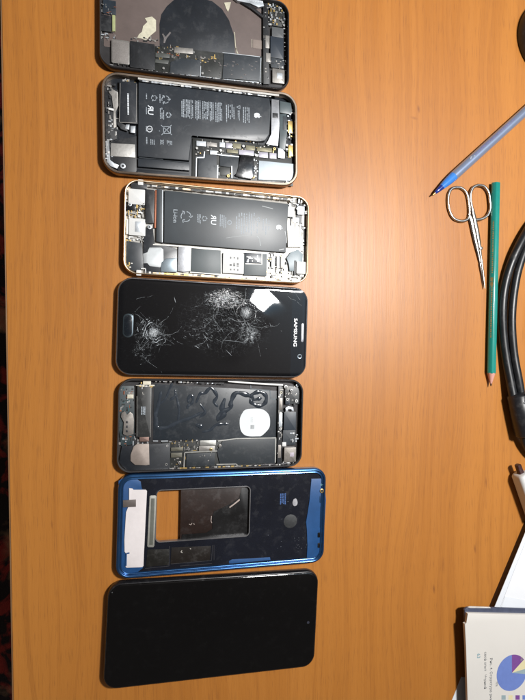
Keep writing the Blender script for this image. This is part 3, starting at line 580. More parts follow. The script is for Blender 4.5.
P.strokes('fruit_outline', [[(142.5, 392), (143, 394.5), (144.3, 394)]], 4.64, .4, dull, hm); P.lines(141, 406.5, 145.5, 415, 3, 4.64, printw, parent=hm, rag=.05, w=.6, fill=1)
P.clutter(138, 382.5, 152, 387, 4.4, 14, [brass, M('cream_pad', (.55, .52, .42), .5), silver], (.6, 1.7), (.2, .7)); P.box('foam_pad', 143, 381, 151, 384.8, 3, 5.3, M('cream_pad', (.55, .52, .42), .5), .3)
P.poly('charging_flex', [(119, 386), (134, 386), (134.5, 444), (121, 446), (119, 430)], 1.8, 2.9, M('flex_teal', (.012, .024, .028), .4, var=.5, scale=400))
P.clutter(119, 388, 134, 412, 2.9, 44, [dull, silver, pcb, M('teal_mask', (.03, .10, .11), .4), black, copper], (.4, 1.3), (.1, .9))
P.box('white_connector', 127.3, 394.5, 133.5, 398.5, 2.8, 4.3, M('cream_pad', (.55, .52, .42), .5), .2)
P.poly('port_bracket', [(121.5, 413), (125, 411), (127, 415), (130, 412), (133, 414), (134, 420), (133.5, 434), (127, 436), (123, 434), (124, 422), (121, 417)], 2.8, 4.2, M('grey_bracket', (.20, .185, .17), .45, .6, var=.3, bump=.2))
for y in (421, 425.5, 430): P.box('bracket_hole', 126, y, 128, y + 2.3, 4.1, 4.3, black, .2, .03)
P.clutter(119, 434, 151, 444, 2.6, 44, [silver, dull, nickel, black, copper, black], (.5, 1.6), (.2, 1.3))
P.box('copper_clip', 139.5, 435.5, 149, 441.5, 3, 4.4, M('rose_clip', (.20, .13, .11), .4, .5), .3)
P.poly('speaker_housing', [(122, 446), (170, 443), (170, 469), (140, 471), (126, 470), (119, 462)], 1.8, 3.7, film)
sp = P.poly('speaker', [(133.5, 446.5), (137, 444), (149, 443.7), (149.5, 465), (146, 465.2), (135, 465), (130.5, 461), (130.5, 455)], 3.6, 4.5, M('beige_plate', (.25, .21, .185), .5, .4, var=.25, scale=220, bump=.2), .3)
lb = P.poly('logic_board', [(162, 442), (216, 440), (277, 437.5), (276, 463), (220, 467), (163, 468.5)], 1.7, 2.8, pcb)
P.poly('shield_cover', [(223, 440.5), (275.5, 438), (275, 463), (220, 465), (217, 451)], 2.7, 3.8, M('shield_dark', (.016, .021, .026), .42, var=.25, scale=120))
P.strokes('shield_fence', [[(218, 441), (236, 438.7), (276, 437.8)], [(275.8, 438.5), (275.3, 462.5)], [(216.5, 464.5), (236, 464), (238, 466)], [(184.5, 452.5), (217, 451)], [(184.5, 453), (184, 467)]], 3.9, .8, M('grey_fence', (.36, .36, .34), .4, .7, var=.3))
P.poly('shield_cover', [(186.5, 454), (215, 452.5), (214.5, 465.5), (186, 467)], 2.7, 3.6, M('shield_dark', (.016, .021, .026), .42, var=.25, scale=120))
P.box('chip', 199, 446, 215, 451.2, 2.7, 3.7, dull, .3); P.box('chip', 200, 440.5, 216, 445.5, 2.7, 3.6, M('grey_fence', (.36, .36, .34), .4, .7, var=.3), .3); P.box('connector', 171, 447.5, 183, 451, 2.7, 3.7, M('khaki_pads', (.12, .115, .09), .4, .3), .2); P.box('connector', 171, 453, 182, 457.5, 2.7, 3.7, M('khaki_pads', (.12, .115, .09), .4, .3), .2)
for x, y, m in ((167.2, 446, silver), (166.3, 464.5, silver), (188.5, 449, silver), (179.5, 463, dull), (211, 449.5, brass), (220, 446, dull)): P.screw(x, y, 4.0, 1.2 if m is not silver else 1.0, m)
P.clutter(170, 440, 200, 452, 2.8, 46, [dull, brass, silver, pcb, black], (.4, 1.3), (.1, .8)); P.clutter(170, 458, 186, 467, 2.8, 18, [brass, dull, black], (.4, 1.2), (.1, .7)); P.clutter(192, 452, 212, 466, 3.6, 14, [shield, dull], (.4, 1.), (.02, .1))
P.strokes('white_seal', [[(228, 381.2), (250, 383), (283, 385)]], 6.6, 1.1, M('pale_seal', (.62, .62, .60), .5, .2, var=.2)); P.strokes('white_seal', [[(153, 441), (158, 441)], [(161, 441.2), (168, 441)]], 3.2, .8, nickel)
P.poly('rail', [(278.5, 386), (283, 387), (281.5, 466), (277, 466)], 1.8, 4.3, black)
P.clutter(278.5, 388, 282, 464, 4.2, 30, [dull, black, silver, dull], (.5, 1.5), (.05, .4))
P.box('flex_clip', 279, 413, 282.3, 427, 4.1, 4.8, nickel, .3); P.box('flex_clip', 279, 398, 282.5, 410, 4.1, 4.6, M('grey_bracket', (.20, .185, .17), .45, .6, var=.3, bump=.2), .3); P.box('flex_clip', 278, 445, 281, 458, 4.1, 4.7, M('grey_bracket', (.20, .185, .17), .45, .6, var=.3, bump=.2), .3)
P.box('earpiece', 284, 412, 296, 430, 1.8, 4.5, M('navy_film', (.020, .028, .040), .4, var=.15), .4); P.box('proximity_flex', 283, 430, 295.5, 445, 1.8, 4.0, shield, .4)
P.poly('earpiece_bracket', [(285.5, 408), (288, 406.5), (293, 407), (294, 411), (292, 411), (291.5, 409), (288, 409), (287.5, 412), (286, 412)], 4.4, 4.9, nickel, .08)
P.box('sensor_plate', 285, 386.5, 300, 404, 1.8, 3.6, M('grey_black', (.035, .038, .040), .4, var=.4), .5); P.box('camera_hole', 285.5, 398, 290, 404.5, 3.5, 4.6, M('navy_film', (.020, .028, .040), .4, var=.15), .4)
P.clutter(284, 386, 299, 406, 3.6, 30, [silver, dull, black, dull], (.4, 1.5), (.1, 1))
for x, y, r, m in ((281.3, 392.5, 1.1, M('cream_pad', (.55, .52, .42), .5)), (286, 387, 1.5, silver), (291.5, 390.5, 1.2, silver), (296.5, 401, 1.3, white), (297.3, 385.5, 1.2, nickel), (280.7, 413.5, 1.2, white), (280.5, 429, 1.1, silver), (287.5, 399.5, 1.1, silver)): P.screw(x, y, 4.9, r, m)
P.box('white_block', 282.3, 442.3, 286.2, 446.3, 3.8, 5.0, white, .2)
cm = P.box('front_camera', 284.2, 447.5, 296, 462, 1.8, 4.4, M('grey_bracket', (.20, .185, .17), .45, .6, var=.3, bump=.2), .4); P.box('camera_window', 290, 452.5, 294, 456.5, 4.3, 4.52, M('lilac_window', (.40, .36, .42), .4), .3, .05, cm)
P.clutter(291, 432, 298, 442, 4, 10, [white, silver, nickel], (.5, 1.5), (.2, .9)); P.clutter(283, 460, 297, 466, 3.6, 14, [dull, silver, black], (.5, 1.3), (.1, .8))
P.clutter(154, 381, 228, 384, 5, 20, [dull, black, nickel], (.4, 1.0), (.1, .6), 'rim_clips', True); P.clutter(170, 468.5, 280, 464.8, 4.6, 46, [dull, silver, brass, black], (.5, 1.2), (.2, .8), 'rim_clips', True)

# ---- 6: blue mid-frame with the battery window
P = Phone('phone_frame', 78.32, -130.0, -1.45, 157.4, 74.3, 8.0, 10, 'blue metal phone frame with a dark back plate and a cut-out window showing the desk')
o_ = lambda i, z: lz(rrect(0, 0, P.L - 2 * i, P.Wd - 2 * i, max(P.r - i, 1), 8), z)
bm = bmesh.new()
loft(bm, [o_(1.6, 0), o_(.5, .6), o_(0, 2.4), o_(.12, 5.4), o_(.45, 6.6), o_(.7, 6.8), o_(1.8, 7.18), o_(2.0, 7.1), o_(2.2, 6.5), o_(2.6, 6.4), o_(2.75, 6.5), o_(3.65, 6.78), o_(3.85, 6.7), o_(4.1, 6.2), o_(4.4, 5.6), o_(4.4, 3.4), o_(3, .6)], close=True)
obj('frame', bm, bluem, P.e, 30)
navy = M('plate_black', (.0055, .0068, .012), .25, var=.3, scale=120, rvar=.06, dust=.022)
z = 5.75; c1, c2 = P.p(157.2, 490.7, z), P.p(248.7, 535.5, z); hx, hy, hw, hh = (c1[0] + c2[0]) / 2, (c1[1] + c2[1]) / 2, c2[0] - c1[0], c1[1] - c2[1]
H_ = lambda g, zz: lz(rrect(hx, hy, hw + 2 * g, hh + 2 * g, 3 + g, 8), zz)
bm = bmesh.new(); loft(bm, [o_(4.3, z), H_(.6, z), H_(.6, 3.3), o_(4.3, 3.3)], close=True); obj('back_plate', bm, navy, P.e)
bm = bmesh.new(); loft(bm, [H_(.62, z - .6), H_(.62, z + .25), H_(0.05, z + .25), H_(0, 3.0), H_(.62, 3.0)], close=True); obj('window_rim', bm, M('window_edge', (.30, .30, .31), .3, .8), P.e)
P.poly('torn_film', [(181, 488.5), (252, 486), (252, 539), (180, 540)], 3.05, 3.25, brownf, .03)
P.poly('torn_black_layer', [(251, 488), (241.5, 488), (239.5, 498), (230, 504), (222, 508), (214, 511.5), (212, 517), (212.5, 529), (206, 533), (182, 534.5), (181, 540), (251, 539)], 3.2, 3.55, M('torn_black', (.0045, .0045, .005), .35, var=.4, dust=.03), .08)
P.poly('film_fold_highlight', [(229, 507), (234, 503.5), (239.5, 498.8), (239.8, 500.5), (234, 505), (230, 508)], 3.5, 3.75, M('film_highlight', (.36, .30, .27), .4, var=.3), .04)  # highlight along the film's fold, painted in as a pale colour
P.strokes('film_glints', [[(189, 524), (191, 525), (192, 523)], [(193.5, 523.5), (194.5, 524.5)], [(211.5, 516), (211, 521), (211.8, 523)]], 3.6, [.4, .5, .5], M('film_highlight', (.36, .30, .27), .4, var=.3))
P.poly('lower_trim', [(118.5, 481), (124, 477.5), (136, 478.5), (141, 482), (141.5, 489), (146, 490), (143, 568), (136, 573.5), (124, 574), (119, 568)], 5.3, 6.15, bluep, .25)
P.poly('foam_strip', [(129, 488.3), (132.5, 488.6), (133.5, 490), (145.5, 489.7), (147, 491), (144.4, 545), (144, 552), (143.5, 566), (142, 567.3), (126.5, 567.8), (125.5, 566.5), (126, 553), (124.5, 552), (124.4, 540), (126, 512), (129.3, 505)], 6.0, 6.75, foam, .12)
P.strokes('foam_cut', [[(126, 566), (126.3, 553.5), (129.5, 553)]], 6.8, .9, bluep)
P.poly('metal_tab', [(123, 500.3), (136, 499.5), (136, 506.8), (123, 507.5)], 6.5, 7.1, M('tab_metal', (.15, .13, .12), .45, .6, var=.25), .1)
P.poly('tab_slot', [(121.8, 501), (124, 500.8), (124, 507.5), (121.8, 507.6)], 6.0, 6.5, black, .05)
cap = P.poly('long_gasket', [(149.6, 496.3), (151, 495.5), (155.3, 495.5), (156.4, 496.6), (154.3, 546), (153.3, 547.2), (148.3, 547.2), (147.2, 546.2)], 5.7, 6.25, M('gasket_edge', (.42, .42, .38), .4, .6, var=.2), .1)
P.poly('gasket_core', [(151.2, 498.5), (154.7, 498.5), (152.9, 544.8), (149.2, 544.8)], 6.2, 6.32, M('gasket_core', (.095, .10, .085), .45, var=.25), .05, cap)
P.poly('antenna_pad', [(147.5, 549.5), (169, 549), (169, 565), (146, 567)], 5.7, 5.95, M('pad_dark', (.012, .0115, .010), .33, var=.3), .1)
P.poly('antenna_pad', [(171.5, 547.5), (211, 546), (210, 560), (170.5, 564)], 5.7, 5.95, M('pad_brown', (.012, .0095, .008), .35, var=.3), .1)
P.strokes('pad_outline', [[(169.7, 546), (169, 566), (145, 568.5)], [(171, 564), (211.5, 560.5), (212.5, 545)], [(214, 545), (214, 560)], [(180, 566), (212, 563.5)]], 5.98, .3, M('line_sheen', (.045, .045, .05), .3))
P.strokes('pad_mark', [[(182, 550.5), (180.8, 552), (182.5, 552.8)], [(190, 548.6), (191, 549)]], 6.0, .5, M('mark_white', (.42, .40, .36), .5))
P.poly('top_trim', [(311.3, 479), (324, 478.5), (326, 500), (323.5, 546), (318, 558), (306.5, 561.5), (307.5, 546), (307, 531), (306, 522), (307.5, 514), (309.5, 501)], 5.3, 6.3, bluep, .25)
P.poly('blue_strip', [(229, 561), (232, 559.5), (270, 557.3), (270.5, 560), (232, 563.5), (229, 563.5)], 5.7, 6.0, bluep, .06)
P.poly('blue_strip', [(192, 568.3), (211, 566.8), (211, 569), (192, 570.3)], 5.7, 6.0, bluep, .06)
P.box('fingerprint_opening', 283.8, 514.5, 297, 528, 5.6, 5.9, M('disc_grey', (.028, .030, .032), .5, var=.3, scale=700), 5, .08)
P.lines(280, 493.5, 286, 504.5, 4, 5.8, M('blue_print', (.05, .12, .32), .5), 'printed_lines', .6, .08)
P.poly('adhesive_blob', [(293.5, 499.5), (296, 498.5), (297.5, 501.5), (297, 505), (294, 506), (292.5, 503)], 5.7, 6.1, M('blob_white', (.30, .30, .32), .6, var=.4), .1, soft=3)
P.clutter(294, 537, 307, 552, 5.72, 60, [M('dust', (.045, .05, .06), .6)], (.2, .6), (.02, .06), 'dust_specks'); P.clutter(250, 490, 305, 560, 5.72, 16, [M('dust2', (.09, .10, .12), .6)], (.15, .5), (.02, .06), 'dust_specks')
for y in (535, 545.3): P.box('sensor_hole', 317.6, y - 2.5, 322.7, y + 2.5, 6.2, 6.45, blackg, .7, .08)
P.screw(322, 491, 6.9, 1.7, brass, 'camera_contact'); P.screw(321.8, 484.8, 6.6, .9, M('cyan_led', (.30, .60, .58), .4), 'indicator'); P.box('sensor_window', 319.5, 495.5, 323, 503, 6.2, 6.4, M('blue_dark', (.010, .035, .085), .3), 1, .05); P.box('earpiece_slot', 320, 506, 323, 528, 6.25, 6.4, M('blue_dark', (.010, .035, .085), .3), .8, .05)
P.strokes('slot_line', [[(321.5, 508), (321, 526)]], 6.45, .5, M('slot_light', (.10, .22, .42), .4)); P.screw(314.5, 558, 6.5, .7, dull)

# ---- 7: the whole black phone
P = Phone('black_phone', 71.04, -208.16, -2.83, 158.3, 75.1, 7.7, 10, 'whole black phone with a switched-off glossy screen, lowest of the column')
P.body([M('black_frame', (.012, .012, .014), .28, .2, var=.3)], [(1.6, 0), (.5, .6), (0, 2.6), (.05, 5), (.5, 6.6), (.9, 7.0), (1.2, 7.05), (1.4, 6.6)])
bm = bmesh.new(); loft(bm, [lz(rrect(0, 0, P.L - 2 * i, P.Wd - 2 * i, P.r - i, 10), z) for i, z in ((1.15, 6.5), (1.2, 7.2), (1.6, 7.55), (2.4, 7.7))]); obj('screen_glass', bm, M('screen_black', (.0022, .0023, .0026), .06, var=.15, scale=60, rvar=.015, dust=.009), P.e)
c = P.p(308.2, 622.5, 7.7); bm = bmesh.new(); loft(bm, [lz(ngon(c[0], c[1], r, 16), z) for r, z in ((1.1, 7.6), (1.05, 7.73), (.7, 7.75))]); obj('front_camera', bm, M('camera_dot', (.03, .032, .045), .2), P.e)
P.screw(112.2, 592.5, 7.75, .35, nickel, 'glass_chip')

# ------------------------------------------------------------------ desk and floor
def wood():
    m, nt, p = base('laminate_wood')
    tc = nd(nt, 'ShaderNodeTexCoord').outputs['Object']
    sep = nd(nt, 'ShaderNodeSeparateXYZ', Vector=tc); X, Y = sep.outputs[0], sep.outputs[1]
    def vec(sx, sy, off=0., x=None): return nd(nt, 'ShaderNodeCombineXYZ', X=mth(nt, 'MULTIPLY', x or X, sx), Y=mth(nt, 'MULTIPLY', Y, sy), Z=off).outputs[0]
    def noise(v, det=3., rough=.5): return nd(nt, 'ShaderNodeTexNoise', Vector=v, Scale=1., Detail=det, Roughness=rough).outputs[0]
    wob = noise(vec(7, 2.6, 1.7), 2.); wob2 = noise(vec(26, 7, 4.), 2.)
    u = mth(nt, 'ADD', X, mth(nt, 'ADD', mth(nt, 'MULTIPLY', wob, .072), mth(nt, 'MULTIPLY', wob2, .008)))
    tone = noise(vec(15, 1.3, 8., u), 4.)
    ring = noise(vec(62, .7, 3., u), 5., .68)                 # long figure that follows the wobble
    streak = noise(vec(420, 5, 6.), 3., .6)
    fleck = noise(vec(1500, 62, 2.), 3., .55)
    pore = mth(nt, 'MULTIPLY_ADD', fleck, -9., 3.95, clamp=True)  # dark short pores
    t = mth(nt, 'MULTIPLY_ADD', ring, .62, mth(nt, 'MULTIPLY_ADD', tone, 1.05, mth(nt, 'MULTIPLY_ADD', streak, .24, -.44)), clamp=True)
    c = mixc(nt, t, (.292, .099, .0135), (.490, .200, .038))
    line = mth(nt, 'MULTIPLY_ADD', mth(nt, 'ABSOLUTE', mth(nt, 'SUBTRACT', ring, .47)), -30., 1., clamp=True)
    c = mixc(nt, mth(nt, 'MULTIPLY', mth(nt, 'MULTIPLY', line, tone), .36), c, (.19, .062, .014))
    c = mixc(nt, mth(nt, 'MULTIPLY', pore, .34), c, (.17, .062, .018))
    pk = None
    for px, py, w, h, s in ((418.6, 109, 1.6, 4, .8), (414, 118, 4, 1.6, .5), (434, 589, 1.5, 5, .8), (340, 484, .8, 5, .5), (475, 549, 1.6, 5, .7), (486, 482, .9, 6, .8), (485.5, 445, .6, 40, .25), (52, 525, .8, 4, .5), (443, 565, 3, 9, .22)):
        q = W(px, py); dx = mth(nt, 'MULTIPLY', mth(nt, 'SUBTRACT', X, q.x * MM), 1000 / w); dy = mth(nt, 'MULTIPLY', mth(nt, 'SUBTRACT', Y, q.y * MM), 1000 / h)
        dx = mth(nt, 'MULTIPLY_ADD', dy, .35, dx)
        g = mth(nt, 'MULTIPLY', mth(nt, 'SUBTRACT', 1, mth(nt, 'SQRT', mth(nt, 'ADD', mth(nt, 'MULTIPLY', dx, dx), mth(nt, 'MULTIPLY', dy, dy))), clamp=True), s)
        pk = g if pk is None else mth(nt, 'MAXIMUM', pk, g)
    c = mixc(nt, pk, c, (.17, .055, .016))
    nt.links.new(c, p.inputs['Base Color'])
    nt.links.new(mth(nt, 'MULTIPLY_ADD', streak, .10, .39), p.inputs['Roughness'])
    p.inputs['Specular IOR Level'].default_value = .48
    h = mth(nt, 'MULTIPLY_ADD', streak, .6, mth(nt, 'MULTIPLY', fleck, .8))
    nt.links.new(nd(nt, 'ShaderNodeBump', Strength=.16, Distance=.0004, Height=h).outputs[0], p.inputs['Normal'])
    return m
e0, e1 = W(1.6, 0), W(13.4, 700)
sl = (e1.x - e0.x) / (e1.y - e0.y)
ex = lambda y: e0.x + (y - e0.y) * sl
bm = bmesh.new()
y0, y1, xr = -520, 480, 780
pts = [(ex(y0), y0), (xr, y0), (xr, y1), (ex(y1), y1)]
for z, ins in ((0, 0),): prism(bm, pts, -24, 0, .8)
desk = obj('desk', bm, wood()); tag(desk, kind='structure')
bm = bmesh.new()
band = [(ex(y0) - .9, y0), (ex(y0) - .02, y0), (ex(y1) - .02, y1), (ex(y1) - .9, y1)]
prism(bm, band, -24, -.25, .5); obj('edge_band', bm, M('edge_banding', (.20, .105, .045), .5, var=.2, scale=60), desk)
def carpet():
    m, nt, p = base('carpet')
    tc = nd(nt, 'ShaderNodeTexCoord').outputs['Object']
    k = nd(nt, 'ShaderNodeTexNoise', Vector=tc, Scale=17., Detail=3., Distortion=1.6).outputs[0]
    n = nd(nt, 'ShaderNodeTexNoise', Vector=tc, Scale=14., Detail=4.).outputs[0]
    c = mixc(nt, mth(nt, 'MULTIPLY_ADD', k, 9, -4.3, clamp=True), (.014, .008, .009), (.34, .030, .022))
    c = mixc(nt, mth(nt, 'MULTIPLY_ADD', n, 6, -3.4, clamp=True), c, (.42, .26, .14))
    nt.links.new(c, p.inputs['Base Color']); p.inputs['Roughness'].default_value = .95
    f = nd(nt, 'ShaderNodeTexNoise', Vector=tc, Scale=900.).outputs[0]
    nt.links.new(nd(nt, 'ShaderNodeBump', Strength=.8, Distance=.004, Height=f).outputs[0], p.inputs['Normal'])
    return m
bm = bmesh.new(); prism(bm, [(-1600, -1500), (1600, -1500), (1600, 1500), (-1600, 1500)], -760, -750, 0)
tag(obj('floor', bm, carpet()), kind='structure')

# ------------------------------------------------------------------ things on the right
def line_frame(a, b):
    d = (b - a); d.z = 0; L = d.length; d.normalize(); return a, d, Vector((-d.y, d.x, 0)), L
def lathe_on(bm, a, d, prof, z, n=20, mi=0):
    side = Vector((-d.y, d.x, 0)); up = Vector((0, 0, 1))
    lp = [[Vector((a.x, a.y, z)) + d * t + r * (math.cos(q) * side + math.sin(q) * up) for q in [2 * math.pi * k / n for k in range(n)]] for t, r in prof]
    loft(bm, lp, mi=mi)
# pen
a, b = W(432.3, 195.3, 3.5), W(525, 111.5, 4.2); a, d, sd, L = line_frame(a, b)
pen = tag(empty('ballpoint_pen', a.x, a.y), 'silvery blue ballpoint pen lying with its blue tip toward the scissors', 'pen')
O = Vector((0, 0, 0)); zc = 4.1
bm = bmesh.new(); lathe_on(bm, O, d, [(26, 2.6), (26, 4.0), (29, 4.05), (120, 4.05), (146, 4.05), (149, 3.2)], zc, 24); brl = obj('barrel', bm, M('pen_barrel', (.33, .40, .56), .24, .6, var=.06, scale=300, rvar=.04), pen)
bm = bmesh.new(); lathe_on(bm, O, d, [(11, 1.9), (11, 2.45), (14, 2.9), (20, 3.6), (25, 3.92), (26.4, 3.95), (27, 3.7)], zc, 24); obj('grip_section', bm, M('clear_blue', (.06, .25, .72), .15, var=.1, rvar=.04, trans=.25), pen)
bm = bmesh.new(); lathe_on(bm, O, d, [(2.6, .75), (3.4, 1.3), (7, 1.9), (11.2, 2.4)], zc, 20); obj('nose_cone', bm, M('deep_blue', (.012, .035, .22), .2, var=.2), pen)
bm = bmesh.new(); lathe_on(bm, O, d, [(0, .3), (.5, .5), (2.8, .85)], zc, 16); obj('tip', bm, brass, pen)
bm = bmesh.new(); rnd = random.Random(5)
for r_, (t0, t1) in enumerate(((52, 106), (60, 98))):
    t = t0
    while t < t1:
        ln = rnd.uniform(.7, 2.0); th0 = math.radians(68 - 17 * r_) ; hh = math.radians(12 if r_ == 0 else 8)
        q = []
        for tt, th in ((t, th0), (t + ln, th0), (t + ln, th0 - hh), (t, th0 - hh)): q.append(bm.verts.new(O + d * tt + 4.09 * (math.cos(th) * Vector((-d.y, d.x, 0)) + math.sin(th) * Vector((0, 0, 1))) + Vector((0, 0, zc))))
        bm.faces.new(q); t += ln + rnd.uniform(.3, .9)
obj('barrel_print', bm, M('pen_ink', (.16, .15, .30), .4, var=.3), brl, 0)
bm = bmesh.new()
for tt, dth in ((48, 6), (49.2, 12), (50.2, 4), (51.5, -8)): pass
q = []
for tt, th in ((46.5, 66), (48.2, 52), (51.5, 74), (51.5, 70), (48.2, 46), (46.2, 63)): th = math.radians(th); q.append(bm.verts.new(O + d * tt + 4.1 * (math.cos(th) * Vector((-d.y, d.x, 0)) + math.sin(th) * Vector((0, 0, 1))) + Vector((0, 0, zc))))
bm.faces.new(q); obj('tick_print', bm, printb, brl, 0)
# pencil
a, b = W(490.9, 386.3, 3.4), W(495.8, 183, 3.6); a, d, sd, L = line_frame(a, b)
pcl = tag(empty('pencil', a.x, a.y), 'green hexagonal wooden pencil with gold lettering, sharpened end pointing down', 'pencil')
def hexloop(t, r, z=3.35): return [O + d * t + Vector((0, 0, z)) + r * (math.cos(q) * sd + math.sin(q) * Vector((0, 0, 1))) for q in [math.radians(60 * k + e) for k in range(6) for e in (-5, 0, 5)]]
bm = bmesh.new(); loft(bm, [hexloop(11.2, 3.6), hexloop(13, 3.85), hexloop(L - .4, 3.85), hexloop(L, 3.6)]); bod = obj('painted_shaft', bm, M('green_paint', (.011, .215, .18), .24, var=.10, scale=250, rvar=.05, coat=.5), pcl, 40)
bm = bmesh.new(); lathe_on(bm, O, d, [(2.2, .75), (5, 1.6), (11.6, 3.45)], 3.35, 18); obj('bare_wood', bm, M('pink_wood', (.55, .28, .23), .6, var=.15, scale=900), pcl)
bm = bmesh.new(); lathe_on(bm, O, d, [(0, .25), (.3, .4), (2.4, .82)], 3.35, 12); obj('lead', bm, M('graphite', (.03, .025, .025), .4), pcl)
bm = bmesh.new(); loft(bm, [[O + d * t + Vector((0, 0, 3.35)) + 1.1 * (math.cos(q) * sd + math.sin(q) * Vector((0, 0, 1))) for q in [2 * math.pi * k / 12 for k in range(12)]] for t in (L - .5, L + .04)]); obj('lead_end', bm, M('graphite', (.03, .025, .025), .4), pcl)
bm = bmesh.new(); rnd = random.Random(9)
def facet(t, s, k=1):   # a point on the upper-left facet, s across it 0..1
    q0, q1 = math.radians(5), math.radians(55)
    A = 3.85 * (math.cos(q0) * sd + math.sin(q0) * Vector((0, 0, 1))); B = 3.85 * (math.cos(q1) * sd + math.sin(q1) * Vector((0, 0, 1)))
    nr = (A + B).normalized(); return O + d * t + Vector((0, 0, 3.35)) + A + (B - A) * s + nr * .03
t = 42
while t < L - 33:
    ln = rnd.uniform(.6, 1.8)
    if not (90 < t < 96): bm.faces.new([bm.verts.new(facet(tt, s_)) for tt, s_ in ((t, .42), (t + ln, .42), (t + ln, .78), (t, .78))])
    t += ln + rnd.uniform(.3, .8)
for t in (86.5, 90.5): bm.faces.new([bm.verts.new(facet(tt, s_)) for tt, s_ in ((t, .2), (t + 3, .2), (t + 3, .9), (t, .9))])
obj('gold_lettering', bm, M('gold_foil', (.50, .38, .16), .35, .6, var=.4, scale=2500), bod, 0)
# scissors
o = W(478, 238, 1.5)
sc = tag(empty('nail_scissors', o.x, o.y), 'small steel nail scissors lying closed with two oval finger rings', 'scissors')
def sp_(px, py, z): w = W(px, py, z); return Vector((w.x - o.x, w.y - o.y, z))
def ringpath(pts, z): return spline([sp_(x, y, z) for x, y in pts + pts[:1]], 6)[:-1]
def closed_tube(bm, pts, r, n=10):
    lp = []; N = len(pts)
    for i, p_ in enumerate(pts):
        t = (pts[(i + 1) % N] - pts[i - 1]).normalized(); s_ = t.cross(Vector((0, 0, 1))).normalized(); lp.append([p_ + r * (math.cos(q) * s_ + .8 * math.sin(q) * Vector((0, 0, 1))) for q in [2 * math.pi * k / n for k in range(n)]])
    loft(bm, lp, close=True)
for k, (pts, shank, z) in enumerate((
    ([(455.5, 187.3), (461, 187.8), (466, 192), (468.4, 200), (469.2, 210), (468.8, 217), (466, 220.2), (460.5, 221), (454, 218.5), (450, 212), (448.2, 203), (448.7, 194.5), (451.5, 189)], [(469, 214), (471.6, 222), (475, 238), (478.8, 255), (481.5, 270), (484, 287.5)], 1.5),
    ([(478, 185), (484, 186.2), (488.5, 192), (490, 201), (490.2, 209), (488, 214.5), (483.5, 218.2), (477.5, 219.5), (474, 218), (472.5, 210), (470.8, 201), (470.6, 194), (473.2, 187.5)], [(472.2, 208), (474.5, 220), (477.5, 235), (480, 250), (482.5, 267), (485, 288.5)], 2.5))):
    bm = bmesh.new(); closed_tube(bm, ringpath(pts, z), 1.25)
    q = [sp_(x, y, z) for x, y in shank]; tube(bm, spline(q, 6), [1.5 + (0.9 * math.sin(math.pi * min(1, i / 30 * 1.4)) if i < 22 else .5) - 1.55 * (i / 30) ** 2.2 for i in range(len(spline(q, 6)))], 10, flat=.6)
    obj('scissor_half', bm, steel, sc, 50)
bm = bmesh.new(); c = sp_(478.4, 249, 0); loft(bm, [lz(ngon(c.x, c.y, r, 16), z) for r, z in ((1.5, 2.5), (1.5, 3.9), (1.2, 4.1), (.4, 4.1), (.3, 3.9))]); obj('pivot_screw', bm, steel, sc)
# cable with its ferrite block
rub = M('cable_rubber', (.009, .010, .012), .38, var=.3, scale=250, rvar=.06)
o = W(515, 320, 0); cb = tag(empty('power_cable', o.x, o.y), 'thick black power cable doubled into a loop beside the pencil', 'cable')
def cp_(px, py, z): w = W(px, py, z); return Vector((w.x - o.x, w.y - o.y, z))
for pts in ([(640, 215, 4), (600, 196, 4), (572, 196, 4), (548, 208, 5), (533, 222, 6), (519, 246, 6.5), (509.5, 268, 5), (504, 290, 4), (502.2, 312, 4), (503.2, 336, 4), (506, 358, 5), (510, 380, 7), (513.5, 398, 9)],
            [(645, 240, 4), (612, 216, 4), (584, 213, 4), (560, 224, 5), (541, 230, 5), (527, 246, 4.2), (518.5, 268, 4), (514, 290, 4), (511.8, 312, 4.5), (511.8, 332, 5), (514, 356, 6), (518, 378, 8), (521.5, 398, 9)],
            [(640, 290, 4), (605, 262, 4), (578, 256, 4), (556, 262, 4), (542, 275, 4), (534.5, 296, 4), (532.5, 320, 4), (534, 344, 4), (540, 370, 4), (556, 398, 4), (585, 425, 4), (640, 440, 4)],
            [(523, 432, 9), (526, 444, 7), (534, 456, 4.5), (552, 464, 4), (590, 466, 4), (640, 455, 4)]):
    bm = bmesh.new(); tube(bm, spline([cp_(*q) for q in pts], 8), 3.7, 14); obj('cable_strand', bm, rub, cb, 60)
a, b = cp_(517.5, 393.5, 9.3), cp_(526, 436, 9.3); L = (b - a).length
bm = bmesh.new(); tube(bm, [a + (b - a) * t for t in (-.02, 0, .04, .5, .95, .99, 1)], [5.5, 7.2, 9, 9.2, 9, 7.2, 5.5], 24); blk = obj('ferrite_block', bm, M('block_black', (.011, .012, .015), .38, var=.3, scale=300, bump=.1), cb, 50)
bm = bmesh.new(); rnd = random.Random(2)
for i in range(4):
    t0 = .03 + .05 * i; th = math.radians(75 + 12 * i)
    ring = [a + (b - a) * (t0 + .03 * math.cos(q)) + Vector((math.cos(q * 1) * .2, 0, 0)) + 9.25 * math.sin(math.radians(80)) * Vector((0, 0, 1)) + (b - a).normalized().cross(Vector((0, 0, 1))) * (1.8 * math.sin(q) - 1.5 + i * .8) for q in [k * .5236 for k in range(9)]]
    tube(bm, ring, .28, 6)
obj('moulded_marks', bm, M('mark_grey', (.10, .11, .12), .4), blk)
